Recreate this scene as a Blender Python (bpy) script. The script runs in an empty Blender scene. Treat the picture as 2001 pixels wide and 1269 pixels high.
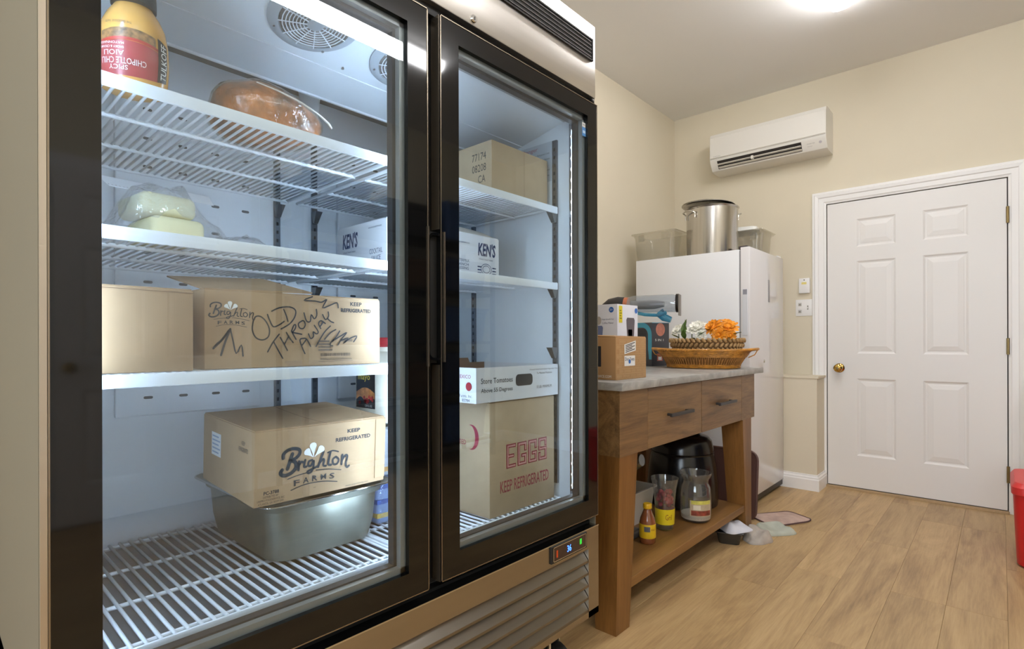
import bpy, bmesh, math, random
from mathutils import Vector, Matrix
R = math.radians
random.seed(7)
SC = bpy.context.scene
COL = SC.collection

# ------------------------------------------------------------------ camera, world, exposure
F_PX, YAW, ROLL, CY, CAM_H = 1056.2666, 0.7349, -0.0028, 668.6584, 1.0527
_f = Vector((-math.sin(YAW), math.cos(YAW), 0))
_r0 = Vector((math.cos(YAW), math.sin(YAW), 0))
_r = _r0 * math.cos(ROLL) + Vector((0, 0, 1)) * math.sin(ROLL)
_u = _r.cross(_f)
cd = bpy.data.cameras.new('camera'); cam = bpy.data.objects.new('camera', cd); COL.objects.link(cam)
cd.sensor_width = 36; cd.sensor_fit = 'HORIZONTAL'; cd.lens = 36 * F_PX / 2001
cd.shift_y = (CY - 634.5) / 2001; cd.clip_start = 0.02
cam.matrix_world = Matrix(((_r.x, _u.x, -_f.x, 0), (_r.y, _u.y, -_f.y, 0), (_r.z, _u.z, -_f.z, CAM_H), (0, 0, 0, 1)))
SC.camera = cam
w = bpy.data.worlds.new('world'); SC.world = w; w.use_nodes = True
w.node_tree.nodes['Background'].inputs[0].default_value = (0.82, 0.90, 1, 1)
w.node_tree.nodes['Background'].inputs[1].default_value = 9.0
vs = SC.view_settings
vs.view_transform = 'Standard'; vs.look = 'None'; vs.gamma = 1; vs.use_curve_mapping = False
vs.exposure = 0.22
ROOM_LAMP = 34.0      # emission of the ceiling lamp diffusers
LED = 24.5            # emission of the cooler's light strips
cy = SC.cycles
cy.max_bounces = 12; cy.diffuse_bounces = 5; cy.glossy_bounces = 5; cy.transparent_max_bounces = 24; cy.transmission_bounces = 8
cy.sample_clamp_indirect = 6; cy.use_denoising = True; cy.caustics_reflective = False; cy.caustics_refractive = False

# ------------------------------------------------------------------ materials
def lin(c):
    return tuple((x / 255 / 12.92) if x / 255 <= 0.04045 else ((x / 255 + 0.055) / 1.055) ** 2.4 for x in c) + (1,)
class NT:
    def __init__(s, name):
        s.m = bpy.data.materials.new(name); s.m.use_nodes = True
        s.t = s.m.node_tree; s.n = s.t.nodes; s.n.clear()
        s.out = s.n.new('ShaderNodeOutputMaterial')
    def add(s, typ, **kw):
        nd = s.n.new(typ)
        for k, v in kw.items():
            if k in ('i',):
                for kk, vv in v.items():
                    if isinstance(vv, bpy.types.NodeSocket): s.t.links.new(vv, nd.inputs[kk])
                    else: nd.inputs[kk].default_value = vv
            else: setattr(nd, k, v)
        return nd
    def link(s, a, b): s.t.links.new(a, b)
def ramp(nt, fac, stops):
    r = nt.add('ShaderNodeValToRGB'); nt.link(fac, r.inputs[0]); e = r.color_ramp.elements
    e[0].position, e[0].color = stops[0][0], stops[0][1]; e[1].position, e[1].color = stops[-1][0], stops[-1][1]
    for p, c in stops[1:-1]:
        x = e.new(p); x.color = c
    return r.outputs[0]
MC = {}
def M(name, col, rough=0.5, metal=0.0, var=0.0, vscale=8.0, stretch=(1, 1, 1), bump=0.0, bscale=60.0, bstretch=(1, 1, 1), coat=0.0, emit=0.0, spec=0.5, rvar=0.0, sheen=0.0, sub=0.0, jitter=0.0):
    if name in MC: return MC[name]
    nt = NT(name); c = lin(col)
    b = nt.add('ShaderNodeBsdfPrincipled'); nt.link(b.outputs[0], nt.out.inputs[0])
    b.inputs['Base Color'].default_value = c; b.inputs['Roughness'].default_value = rough; b.inputs['Metallic'].default_value = metal
    b.inputs['Coat Weight'].default_value = coat; b.inputs['Specular IOR Level'].default_value = spec
    b.inputs['Coat Roughness'].default_value = 0.08
    if sheen: b.inputs['Sheen Weight'].default_value = sheen
    if sub:
        b.inputs['Subsurface Weight'].default_value = sub; b.inputs['Subsurface Radius'].default_value = (0.02, 0.02, 0.02)
    if emit:
        b.inputs['Emission Color'].default_value = c; b.inputs['Emission Strength'].default_value = emit
    tc = nt.add('ShaderNodeTexCoord')
    def noise(st, sc, det=4):
        mp = nt.add('ShaderNodeMapping', i={0: tc.outputs['Object'], 3: st})
        return nt.add('ShaderNodeTexNoise', i={'Vector': mp.outputs[0], 'Scale': sc, 'Detail': det})
    if var or jitter:
        n = noise(stretch, vscale)
        lo = tuple(x * (1 - var) for x in c[:3]) + (1,); hi = tuple(min(1, x * (1 + var)) for x in c[:3]) + (1,)
        co = ramp(nt, n.outputs[0], [(0.3, lo), (0.7, hi)])
        if jitter:
            oi = nt.add('ShaderNodeObjectInfo')
            mr = nt.add('ShaderNodeMapRange', i={0: oi.outputs['Random'], 3: 1 - jitter, 4: 1 + jitter})
            hs = nt.add('ShaderNodeHueSaturation', i={'Color': co, 'Value': mr.outputs[0]}); co = hs.outputs[0]
        nt.link(co, b.inputs['Base Color'])
    if rvar:
        n2 = noise((1, 1, 1), 5)
        mr = nt.add('ShaderNodeMapRange', i={0: n2.outputs[0], 1: 0.3, 2: 0.7, 3: max(0, rough - rvar), 4: rough + rvar})
        nt.link(mr.outputs[0], b.inputs['Roughness'])
    if bump:
        n3 = noise(bstretch, bscale)
        bp = nt.add('ShaderNodeBump', i={'Strength': bump, 'Distance': 0.004, 'Height': n3.outputs[0]}); nt.link(bp.outputs[0], b.inputs['Normal'])
    MC[name] = nt.m
    return nt.m
def clear(name, tint=(255, 255, 255), base=0.05, rough=0.0, haze=0.0, hazecol=(235, 240, 245), bump=0.0, bscale=30):
    """thin clear sheet: see-through plus mirror reflection that grows towards grazing angles"""
    if name in MC: return MC[name]
    nt = NT(name)
    lw = nt.add('ShaderNodeLayerWeight', i={'Blend': 0.5})
    p = nt.add('ShaderNodeMath', operation='POWER', i={0: lw.outputs['Facing'], 1: 5.0})
    mr = nt.add('ShaderNodeMapRange', i={0: p.outputs[0], 3: base, 4: 0.9})
    tr = nt.add('ShaderNodeBsdfTransparent', i={0: lin(tint)})
    gl = nt.add('ShaderNodeBsdfGlossy', i={0: (1, 1, 1, 1), 'Roughness': rough})
    if bump:
        tc = nt.add('ShaderNodeTexCoord'); n = nt.add('ShaderNodeTexNoise', i={'Vector': tc.outputs['Object'], 'Scale': bscale, 'Detail': 3})
        bp = nt.add('ShaderNodeBump', i={'Strength': bump, 'Distance': 0.01, 'Height': n.outputs[0]}); nt.link(bp.outputs[0], gl.inputs['Normal'])
    first = tr.outputs[0]
    if haze:
        df = nt.add('ShaderNodeBsdfDiffuse', i={0: lin(hazecol)})
        hz = nt.add('ShaderNodeMixShader', i={0: haze, 1: tr.outputs[0], 2: df.outputs[0]}); first = hz.outputs[0]
    mx = nt.add('ShaderNodeMixShader', i={0: mr.outputs[0], 1: first, 2: gl.outputs[0]})
    nt.link(mx.outputs[0], nt.out.inputs[0]); MC[name] = nt.m
    return nt.m
def emis(name, col, strength):
    if name in MC: return MC[name]
    nt = NT(name); e = nt.add('ShaderNodeEmission', i={0: lin(col), 1: strength}); nt.link(e.outputs[0], nt.out.inputs[0]); MC[name] = nt.m
    return nt.m
def wood(name, stops, rough=0.45, along='Y', sc=3.0, rnd=0.10, coat=0.0, ringy=0.6, bump=0.08):
    if name in MC: return MC[name]
    nt = NT(name); b = nt.add('ShaderNodeBsdfPrincipled'); nt.link(b.outputs[0], nt.out.inputs[0])
    tc = nt.add('ShaderNodeTexCoord'); oi = nt.add('ShaderNodeObjectInfo')
    off = nt.add('ShaderNodeMath', operation='MULTIPLY', i={0: oi.outputs['Random'], 1: 37.0})
    cx = nt.add('ShaderNodeCombineXYZ', i={0: off.outputs[0], 1: off.outputs[0], 2: off.outputs[0]})
    ad = nt.add('ShaderNodeVectorMath', operation='ADD', i={0: tc.outputs['Object'], 1: cx.outputs[0]})
    st = {'X': (0.12, 1, 1), 'Y': (1, 0.12, 1), 'Z': (1, 1, 0.12)}[along]
    mp = nt.add('ShaderNodeMapping', i={0: ad.outputs[0], 3: tuple(x * sc for x in st)})
    n1 = nt.add('ShaderNodeTexNoise', i={'Vector': mp.outputs[0], 'Scale': 2.2, 'Detail': 6, 'Roughness': 0.6, 'Distortion': ringy})
    mp2 = nt.add('ShaderNodeMapping', i={0: ad.outputs[0], 3: tuple(x * sc * (1 if x == 1 else .35) for x in st)})
    n2 = nt.add('ShaderNodeTexNoise', i={'Vector': mp2.outputs[0], 'Scale': 40.0, 'Detail': 3, 'Roughness': 0.7})
    mix = nt.add('ShaderNodeMix', data_type='FLOAT', i={0: 0.32, 2: n1.outputs[0], 3: n2.outputs[0]})
    co = ramp(nt, mix.outputs[0], [(p, lin(c)) for p, c in stops])
    mr = nt.add('ShaderNodeMapRange', i={0: oi.outputs['Random'], 3: 1 - rnd, 4: 1 + rnd})
    hs = nt.add('ShaderNodeHueSaturation', i={'Color': co, 'Value': mr.outputs[0]})
    nt.link(hs.outputs[0], b.inputs['Base Color']); b.inputs['Roughness'].default_value = rough; b.inputs['Coat Weight'].default_value = coat
    bp = nt.add('ShaderNodeBump', i={'Strength': bump, 'Distance': 0.003, 'Height': n2.outputs[0]}); nt.link(bp.outputs[0], b.inputs['Normal'])
    MC[name] = nt.m
    return nt.m
def brushed(name, col, rough=0.3, axis='Y', amt=0.12, metal=1.0):
    if name in MC: return MC[name]
    nt = NT(name); b = nt.add('ShaderNodeBsdfPrincipled'); nt.link(b.outputs[0], nt.out.inputs[0])
    tc = nt.add('ShaderNodeTexCoord'); s = {'X': (2, 90, 90), 'Y': (90, 2, 90), 'Z': (90, 90, 2)}[axis]
    mp = nt.add('ShaderNodeMapping', i={0: tc.outputs['Object'], 3: s})
    n = nt.add('ShaderNodeTexNoise', i={'Vector': mp.outputs[0], 'Scale': 1.0, 'Detail': 3})
    c = lin(col); co = ramp(nt, n.outputs[0], [(0.3, tuple(x * (1 - amt) for x in c[:3]) + (1,)), (0.7, c)])
    nt.link(co, b.inputs['Base Color']); b.inputs['Metallic'].default_value = metal
    b.inputs['Roughness'].default_value = rough; b.inputs['Anisotropic'].default_value = 0.4
    MC[name] = nt.m
    return nt.m

# ------------------------------------------------------------------ mesh building
class MB:
    def __init__(s): s.v = []; s.f = []
    def add(s, vs, fs):
        o = len(s.v); s.v += [tuple(v) for v in vs]; s.f += [tuple(i + o for i in f) for f in fs]; return s
    def box(s, x0, x1, y0, y1, z0, z1):
        return s.add([(x0, y0, z0), (x1, y0, z0), (x1, y1, z0), (x0, y1, z0), (x0, y0, z1), (x1, y0, z1), (x1, y1, z1), (x0, y1, z1)],
                     [(0, 3, 2, 1), (4, 5, 6, 7), (0, 1, 5, 4), (1, 2, 6, 5), (2, 3, 7, 6), (3, 0, 4, 7)])
    def rbox(s, x0, x1, y0, y1, z0, z1, r=0.003, seg=2):
        bm = bmesh.new(); bmesh.ops.create_cube(bm, size=1)
        for v in bm.verts: v.co = Vector(((x0 + x1) / 2 + v.co.x * (x1 - x0), (y0 + y1) / 2 + v.co.y * (y1 - y0), (z0 + z1) / 2 + v.co.z * (z1 - z0)))
        bmesh.ops.bevel(bm, geom=list(bm.edges), offset=r, segments=seg, profile=0.5, affect='EDGES')
        bm.verts.index_update(); s.add([v.co for v in bm.verts], [[v.index for v in f.verts] for f in bm.faces]); bm.free(); return s
    def hexa(s, a, b):      # bottom quad a, top quad b (counter-clockwise seen from above)
        return s.add(list(a) + list(b), [(0, 3, 2, 1), (4, 5, 6, 7), (0, 1, 5, 4), (1, 2, 6, 5), (2, 3, 7, 6), (3, 0, 4, 7)])
    def prism(s, poly, fn, a, b):   # fn(p, t) -> 3D point, extruded from t=a to t=b
        n = len(poly); vs = [fn(p, a) for p in poly] + [fn(p, b) for p in poly]
        return s.add(vs, [tuple(range(n - 1, -1, -1)), tuple(range(n, 2 * n))] + [(i, (i + 1) % n, n + (i + 1) % n, n + i) for i in range(n)])
    def tube(s, path, r, n=8, closed=False, caps=True):
        P = [Vector(p) for p in path]; m = len(P); rr = r if isinstance(r, (list, tuple)) else [r] * m
        T = []
        for i in range(m):
            a = P[(i - 1) % m] if (closed or i > 0) else P[i]; b = P[(i + 1) % m] if (closed or i < m - 1) else P[i]
            t = (b - a); T.append(t.normalized() if t.length > 1e-9 else Vector((0, 0, 1)))
        ref = Vector((0, 0, 1)) if abs(T[0].z) < 0.9 else Vector((1, 0, 0))
        N = (ref - T[0] * ref.dot(T[0])).normalized(); rings = []; o = len(s.v)
        for i in range(m):
            N = (N - T[i] * N.dot(T[i])); N = N.normalized() if N.length > 1e-6 else T[i].orthogonal().normalized()
            B = T[i].cross(N)
            for k in range(n):
                a = 2 * math.pi * k / n; s.v.append(tuple(P[i] + (N * math.cos(a) + B * math.sin(a)) * rr[i]))
        for i in range(m if closed else m - 1):
            j = (i + 1) % m
            for k in range(n):
                s.f.append((o + i * n + k, o + i * n + (k + 1) % n, o + j * n + (k + 1) % n, o + j * n + k))
        if caps and not closed:
            s.f.append(tuple(o + k for k in range(n - 1, -1, -1))); s.f.append(tuple(o + (m - 1) * n + k for k in range(n)))
        return s
    def cyl(s, p0, p1, r, r1=None, n=16): return s.tube([p0, p1], [r, r if r1 is None else r1], n)
    def lathe(s, prof, c=(0, 0, 0), n=24, ax='Z', sx=1.0, sy=1.0):
        o = len(s.v); m = len(prof)
        for r, h in prof:
            for k in range(n):
                a = 2 * math.pi * k / n; x, y = r * math.cos(a) * sx, r * math.sin(a) * sy
                p = {'Z': (x, y, h), 'X': (h, x, y), 'Y': (y, h, x)}[ax]; s.v.append((c[0] + p[0], c[1] + p[1], c[2] + p[2]))
        for i in range(m - 1):
            for k in range(n):
                s.f.append((o + i * n + k, o + i * n + (k + 1) % n, o + (i + 1) * n + (k + 1) % n, o + (i + 1) * n + k))
        if prof[0][0] > 1e-6: s.f.append(tuple(o + k for k in range(n - 1, -1, -1)))
        if prof[-1][0] > 1e-6: s.f.append(tuple(o + (m - 1) * n + k for k in range(n)))
        return s
    def build(s, name, mat, parent=None, smooth=None, local=False, loc=None, rot=None):
        me = bpy.data.meshes.new(name)
        off = Vector((0, 0, 0)) if local or parent is None else W[parent.name]
        me.from_pydata([tuple(Vector(v) - off) for v in s.v], [], s.f); me.update()
        me.materials.append(mat)
        if smooth is not None: me.shade_smooth(); me.set_sharp_from_angle(angle=R(smooth))
        return place(name, me, parent, loc, rot, off)
W = {}
def place(name, me, parent=None, loc=None, rot=None, off=None):
    o = bpy.data.objects.new(name, me); COL.objects.link(o)
    if parent is not None: o.parent = parent
    if loc is not None: o.location = loc
    if rot is not None: o.rotation_euler = rot
    W[o.name] = (Vector(off) if (off is not None and parent is not None) else Vector((0, 0, 0)))
    return o
def thing(name, label, cat, loc, rz=0.0, group=None, ry=0.0):
    o = bpy.data.objects.new(name, None); COL.objects.link(o); o.empty_display_size = 0.05
    o.location = loc; o.rotation_euler = (0, ry, rz); W[o.name] = Vector(loc)
    return tag(o, label, cat, group)
def tag(o, label, cat, group=None):
    o['label'] = label; o['category'] = cat
    if group: o['group'] = group
    return o
def struct(o, label=None, cat=None):
    o['kind'] = 'structure'
    if label: o['label'] = label
    if cat: o['category'] = cat
    return o
def move_origin(o, c):     # put a lone mesh's origin at its base
    c = Vector(c)
    for v in o.data.vertices: v.co -= c
    o.location = c; W[o.name] = c
    return o

# ------------------------------------------------------------------ print and lettering on faces
class Face:
    """a flat face: origin o (bottom left), unit right r, unit up u; local to `parent`"""
    def __init__(s, o, r, u): s.o, s.r, s.u = Vector(o), Vector(r).normalized(), Vector(u).normalized(); s.n = s.r.cross(s.u)
    def p(s, a, b, e=0.0006): return s.o + s.r * a + s.u * b + s.n * e
def text(name, s, face, a, b, wd, ht, mat, parent, bold=0.0, shear=0.0, e=0.0006, flip=False, fn=None):
    """text filling the rectangle with lower left corner (a, b), width wd and height ht on the face"""
    cu = bpy.data.curves.new('lettering', 'FONT'); cu.body = s; cu.offset = bold; cu.resolution_u = 2; cu.shear = shear
    tmp = bpy.data.objects.new('lettering', cu); COL.objects.link(tmp)
    dg = bpy.context.evaluated_depsgraph_get(); me = bpy.data.meshes.new_from_object(tmp.evaluated_get(dg))
    bpy.data.objects.remove(tmp); bpy.data.curves.remove(cu)
    xs = [v.co.x for v in me.vertices]; ys = [v.co.y for v in me.vertices]
    x0, x1, y0, y1 = min(xs), max(xs), min(ys), max(ys)
    for v in me.vertices:
        q, t = (v.co.x - x0) / max(1e-6, x1 - x0), (v.co.y - y0) / max(1e-6, y1 - y0)
        if flip: q, t = 1 - q, 1 - t
        v.co = fn(a + q * wd, b + t * ht, e) if fn else face.p(a + q * wd, b + t * ht, e)
    me.materials.clear(); me.materials.append(mat); me.name = name
    return place(name, me, parent, None, None, W.get(parent.name))
def ribbon(mb, pts, wd, face, e=0.0006, caps=True, fn=None):
    P = [Vector((p[0], p[1])) for p in pts]; n = len(P); L = []; Rr = []
    pf = fn or face.p
    for i in range(n):
        t = (P[min(n - 1, i + 1)] - P[max(0, i - 1)]); t = t.normalized() if t.length > 1e-9 else Vector((1, 0)); nn = Vector((-t.y, t.x)) * wd / 2
        L.append(pf(*(P[i] + nn), e)); Rr.append(pf(*(P[i] - nn), e))
    mb.add(L + Rr, [(i, n + i, n + i + 1, i + 1) for i in range(n - 1)])
    if caps:
        for q in (P[0], P[-1]): disc(mb, q, wd / 2, face, e + .00008, 8, fn)
    return mb
def disc(mb, c, r, face, e=0.0006, n=16, fn=None, ry=None):
    pf = fn or face.p
    return mb.add([pf(c[0] + r * math.cos(2 * math.pi * k / n), c[1] + (ry or r) * math.sin(2 * math.pi * k / n), e) for k in range(n)], [tuple(range(n))])
def rect(mb, a, b, wd, ht, face, e=0.0005, fn=None):
    pf = fn or face.p
    return mb.add([pf(a, b, e), pf(a + wd, b, e), pf(a + wd, b + ht, e), pf(a, b + ht, e)], [(0, 1, 2, 3)])
def smoothpts(pts, k=4):
    out = []; n = len(pts)
    for i in range(n - 1):
        p0, p1, p2, p3 = pts[max(0, i - 1)], pts[i], pts[i + 1], pts[min(n - 1, i + 2)]
        for j in range(k):
            t = j / k
            out.append(tuple(0.5 * ((2 * p1[d]) + (-p0[d] + p2[d]) * t + (2 * p0[d] - 5 * p1[d] + 4 * p2[d] - p3[d]) * t * t + (-p0[d] + 3 * p1[d] - 3 * p2[d] + p3[d]) * t ** 3) for d in range(len(p1))))
    out.append(tuple(pts[-1])); return out

# ------------------------------------------------------------------ shared materials
cream = M('wall_paint', (221, 211, 189), 0.75, bump=0.05, bscale=250, var=0.02, vscale=2)
ceil_m = M('ceiling_paint', (238, 237, 236), 0.85, bump=0.04, bscale=200)
trim_m = M('trim_paint', (240, 238, 236), 0.38)
door_m = M('door_paint', (233, 230, 227), 0.42, bump=0.03, bscale=120)
oak = wood('oak_plank', [(0.26, (126, 99, 66)), (0.40, (160, 129, 89)), (0.52, (180, 149, 104)), (0.64, (193, 162, 116)), (0.82, (208, 180, 136))], 0.40, 'Y', 3.8, 0.10, ringy=1.6, bump=0.04)
steel = brushed('brushed_steel', (212, 207, 200), 0.30, 'Y', 0.06)
steel_side = M('cabinet_side_paint', (112, 103, 86), 0.5, spec=0.3)
polished = M('polished_steel', (214, 212, 208), 0.12, 1.0, rvar=0.05)
dark_metal = M('dark_metal', (52, 50, 48), 0.35, 0.8)
black_gloss = M('black_gloss', (10, 10, 10), 0.05, 0.0, spec=0.5)
black_matte = M('black_plastic', (16, 16, 16), 0.5)
gasket_m = M('rubber_gasket', (44, 43, 44), 0.6)
spacer_m = M('glass_spacer', (150, 152, 150), 0.4, 0.5)
bronze_edge = M('frame_edge', (150, 138, 122), 0.25, 0.9)
liner = M('cooler_liner', (228, 235, 241), 0.35)
liner_b = M('cooler_back_panel', (230, 236, 242), 0.3, 0.0)
wire_m = M('white_coated_wire', (236, 242, 248), 0.35)
glass = clear('door_glass', (243, 248, 250), 0.055)
card = M('cardboard', (172, 142, 108), 0.8, var=0.06, vscale=20, bump=0.06, bscale=30, bstretch=(14, 14, 0.3))
card_pale = M('pale_cardboard', (176, 154, 124), 0.8, var=0.05, vscale=20, bump=0.06, bscale=30, bstretch=(14, 14, 0.3))
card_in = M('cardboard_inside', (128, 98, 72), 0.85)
white_card = M('white_carton', (222, 224, 228), 0.6, var=0.02)
ink = M('black_ink', (52, 50, 50), 0.7)
marker = M('marker_ink', (62, 58, 56), 0.7)
red_ink = M('red_ink', (150, 52, 66), 0.7)
white_ink = M('white_ink', (236, 236, 232), 0.7)
paper = M('paper_label', (232, 232, 230), 0.6)
blue_ink = M('navy_ink', (46, 56, 92), 0.6)

# ------------------------------------------------------------------ room shell
XL, XR, YN, YF, HC = -2.115, 2.10, -2.3, 4.467, 2.98
fl = struct(MB().box(XL - .1, XR + .1, YN - .1, YF + .1, -0.12, -0.012).build('floor', M('underlay', (92, 70, 48), 0.8)), 'light oak plank floor running towards the white door', 'floor')
ce = struct(MB().box(XL - .1, XR + .1, YN - .1, YF + .1, HC, HC + .1).build('ceiling', ceil_m), 'smooth off-white painted ceiling', 'ceiling')
wl = struct(MB().box(XL - .1, XL, YN - .1, YF + .1, 0, HC).build('wall_left', cream), 'cream painted wall behind the glass-door cooler and table', 'wall')
struct(MB().box(XL, -1.985, YN, 4.20, 0, 0.80).build('wall_left_ledge', cream), 'low cream ledge along the wall behind the cooler', 'wall')
wr = struct(MB().box(XR, XR + .1, YN - .1, YF + .1, 0, HC).build('wall_right', cream), 'cream painted wall opposite the cooler', 'wall')
WX0, WX1, WZ0, WZ1 = -1.3, 1.3, 0.85, 2.25
wn = struct(MB().box(XL, WX0, YN - .1, YN, 0, HC).box(WX1, XR, YN - .1, YN, 0, HC).box(WX0, WX1, YN - .1, YN, 0, WZ0).box(WX0, WX1, YN - .1, YN, WZ1, HC).build('wall_front', cream), 'cream painted wall with an opening for the added window behind the viewpoint', 'wall')
wd_ = bpy.data.objects.new('fill_window', None); COL.objects.link(wd_); W[wd_.name] = Vector((0, 0, 0)); struct(wd_, 'wide white window added behind the viewpoint for fill light', 'window')  # unseen window, added to let in cool fill daylight
MB().box(WX0, WX1, YN - .07, YN - .03, WZ0, WZ0 + .05).box(WX0, WX1, YN - .07, YN - .03, WZ1 - .05, WZ1).box(WX0, WX0 + .05, YN - .07, YN - .03, WZ0, WZ1).box(WX1 - .05, WX1, YN - .07, YN - .03, WZ0, WZ1).box(-.03, .03, YN - .07, YN - .03, WZ0, WZ1).build('fill_window_frame', trim_m, wd_)
MB().box(WX0 + .05, -.03, YN - .052, YN - .048, WZ0 + .05, WZ1 - .05).build('pane', clear('fill_window_glass', (248, 251, 252), .04), wd_); MB().box(.03, WX1 - .05, YN - .052, YN - .048, WZ0 + .05, WZ1 - .05).build('pane', clear('fill_window_glass'), wd_)
MB().box(WX0 - .05, WX1 + .05, YN - .03, YN + .04, WZ0 - .03, WZ0).build('fill_window_sill', trim_m, wd_)
pl = bpy.data.lights.new('fill_window_portal', 'AREA'); pl.shape = 'RECTANGLE'; pl.size, pl.size_y = WX1 - WX0, WZ1 - WZ0; pl.cycles.is_portal = True
po = bpy.data.objects.new('fill_window_portal', pl); COL.objects.link(po); po.location = (0, YN - .09, (WZ0 + WZ1) / 2); po.rotation_euler = (R(90), 0, 0)
DX0, DX1, DZ1 = -0.934, 0.030, 2.043
wf = struct(MB().box(XL, DX0 - .012, YF, YF + .1, 0, HC).box(DX1 + .012, XR, YF, YF + .1, 0, HC).box(DX0 - .012, DX1 + .012, YF, YF + .1, DZ1 + .012, HC).build('wall_back', cream), 'cream painted end wall around the white panel door', 'wall')
le = struct(MB().box(XL, -0.955, 4.24, YF, 0, 0.79).build('wall_back_ledge', cream), 'low cream ledge between the freezer and the door casing', 'wall')
MB().box(XL, -0.945, 4.234, YF, 0.79, 0.804).build('ledge_cap', cream, le)
le = struct(MB().box(0.125, XR, 4.24, YF, 0, 0.79).build('wall_back_ledge', cream), 'low cream ledge behind the red cooler', 'wall')
MB().box(0.118, XR, 4.234, YF, 0.79, 0.804).build('ledge_cap', cream, le)

# planks
PW = 0.182
rows = int((XR - XL) / PW) + 1
plank_mesh = {}
def plank(len_):
    k = round(len_, 2)
    if k not in plank_mesh:
        mb = MB(); w_, l_ = PW - 0.0004, k - 0.0004; c = 0.0008
        mb.add([(0, 0, -.011), (w_, 0, -.011), (w_, l_, -.011), (0, l_, -.011), (0, 0, -c), (w_, 0, -c), (w_, l_, -c), (0, l_, -c), (c, c, 0), (w_ - c, c, 0), (w_ - c, l_ - c, 0), (c, l_ - c, 0)],
               [(0, 3, 2, 1), (0, 1, 5, 4), (1, 2, 6, 5), (2, 3, 7, 6), (3, 0, 4, 7), (4, 5, 9, 8), (5, 6, 10, 9), (6, 7, 11, 10), (7, 4, 8, 11), (8, 9, 10, 11)])
        me = bpy.data.meshes.new('plank'); me.from_pydata(mb.v, [], mb.f); me.update(); me.materials.append(oak); plank_mesh[k] = me
    return plank_mesh[k]
rp = random.Random(3)
for i in range(rows):
    x = XL + 0.05 + i * PW - 0.1; y = YN - rp.choice((0.15, 0.45, 0.75, 1.05))
    while y < YF:
        L = rp.choice((1.22, 1.22, 0.92)); y1 = min(y + L, YF + .05)
        if y1 - y > 0.05 and x < XR: place('plank', plank(y1 - y), fl, (x, y, 0))
        y += L

# baseboards
def board(name, pts, h=0.112, t=0.016, label=None):
    """pts: wall line (x, y) walked with the room on the left-hand side"""
    mb = MB()
    prof = [(0, 0), (t, 0), (t, h * .68), (t * .75, h * .74), (t * .75, h * .82), (t * .35, h * .9), (t * .3, h), (0, h)]
    n = len(pts); nor = []
    for i in range(n - 1):
        d = (Vector(pts[i + 1]) - Vector(pts[i])).normalized(); nor.append(Vector((-d.y, d.x)))
    rings = []
    for i in range(n):
        a = nor[max(0, i - 1)]; b = nor[min(n - 2, i)]; m = (a + b); m = m / max(.2, m.dot(a)) if i not in (0, n - 1) else (a if i else b)
        rings.append([(pts[i][0] + m.x * q, pts[i][1] + m.y * q, z) for q, z in prof])
    k = len(prof); V = [v for r_ in rings for v in r_]
    Fc = [(i * k + j, (i + 1) * k + j, (i + 1) * k + (j + 1) % k, i * k + (j + 1) % k) for i in range(n - 1) for j in range(k)]
    Fc += [tuple(range(k)), tuple((n - 1) * k + j for j in range(k - 1, -1, -1))]
    o = mb.add(V, Fc).build(name, trim_m)
    return struct(o, label, 'baseboard')
board('baseboard_back', [(-0.955, YF), (-0.955, 4.24), (-1.985, 4.24)][::1], label='white moulded baseboard turning the corner beside the door')
board('baseboard_left', [(-1.985, 4.22), (-1.985, YN)], label='white baseboard along the wall behind the cooler')
board('baseboard_right', [(XR, YN), (XR, 0.38)], label='white baseboard on the opposite wall')
board('baseboard_far', [(XR, 1.66), (XR, 4.24), (0.125, 4.24), (0.125, YF)], label='white baseboard beside the red cooler')

# six panel door
def panel_door(name, w_, h_, t_, cols, rws, mat, parent=None, label=None):
    """local: x across, y = 0 front face (towards -y), z up"""
    d = bpy.data.objects.new(name, None); COL.objects.link(d); W[d.name] = Vector((0, 0, 0)); struct(d, label, 'door')
    mb = MB(); xs = [0] + [x for c in cols for x in c] + [w_]; zs = [0] + [z for r_ in rws for z in r_] + [h_]
    for i in range(len(xs) - 1):
        for j in range(len(zs) - 1):
            if i % 2 == 1 and j % 2 == 1: continue
            mb.box(xs[i], xs[i + 1], 0, t_, zs[j], zs[j + 1])
    mb.build('slab', mat, d, local=True)
    for c in cols:
        for r_ in rws:
            p = MB(); x0, x1 = c; z0, z1 = r_; lv = [(0, 0), (0.006, 0.004), (0.012, 0.0075), (0.020, 0.0078), (0.024, 0.006), (0.050, 0.0012), (0.052, 0.0008)]
            for q, y in lv: p.v += [(x0 + q, y, z0 + q), (x1 - q, y, z0 + q), (x1 - q, y, z1 - q), (x0 + q, y, z1 - q)]
            for k in range(len(lv) - 1):
                for e in range(4): p.f.append((k * 4 + e, k * 4 + (e + 1) % 4, k * 4 + 4 + (e + 1) % 4, k * 4 + 4 + e))
            k = (len(lv) - 1) * 4; p.f.append((k, k + 1, k + 2, k + 3)); p.v += [(x0, t_, z0), (x1, t_, z0), (x1, t_, z1), (x0, t_, z1)]; k += 4; p.f.append((k + 3, k + 2, k + 1, k))
            p.build('panel', mat, d, local=True)
    return d
brass = M('brass', (196, 160, 84), 0.18, 1.0)
hinge_m = M('old_brass', (150, 130, 90), 0.35, 1.0)
d1 = panel_door('door_1', DX1 - DX0, DZ1 - 0.018, 0.04, [(0.182, 0.408), (0.556, 0.785)], [(0.226, 0.770), (0.946, 1.598), (1.700, 1.895)], door_m, label='white six-panel door with a brass knob and brass hinges')
d1.location = (DX0, YF - 0.006, 0.018)
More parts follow.
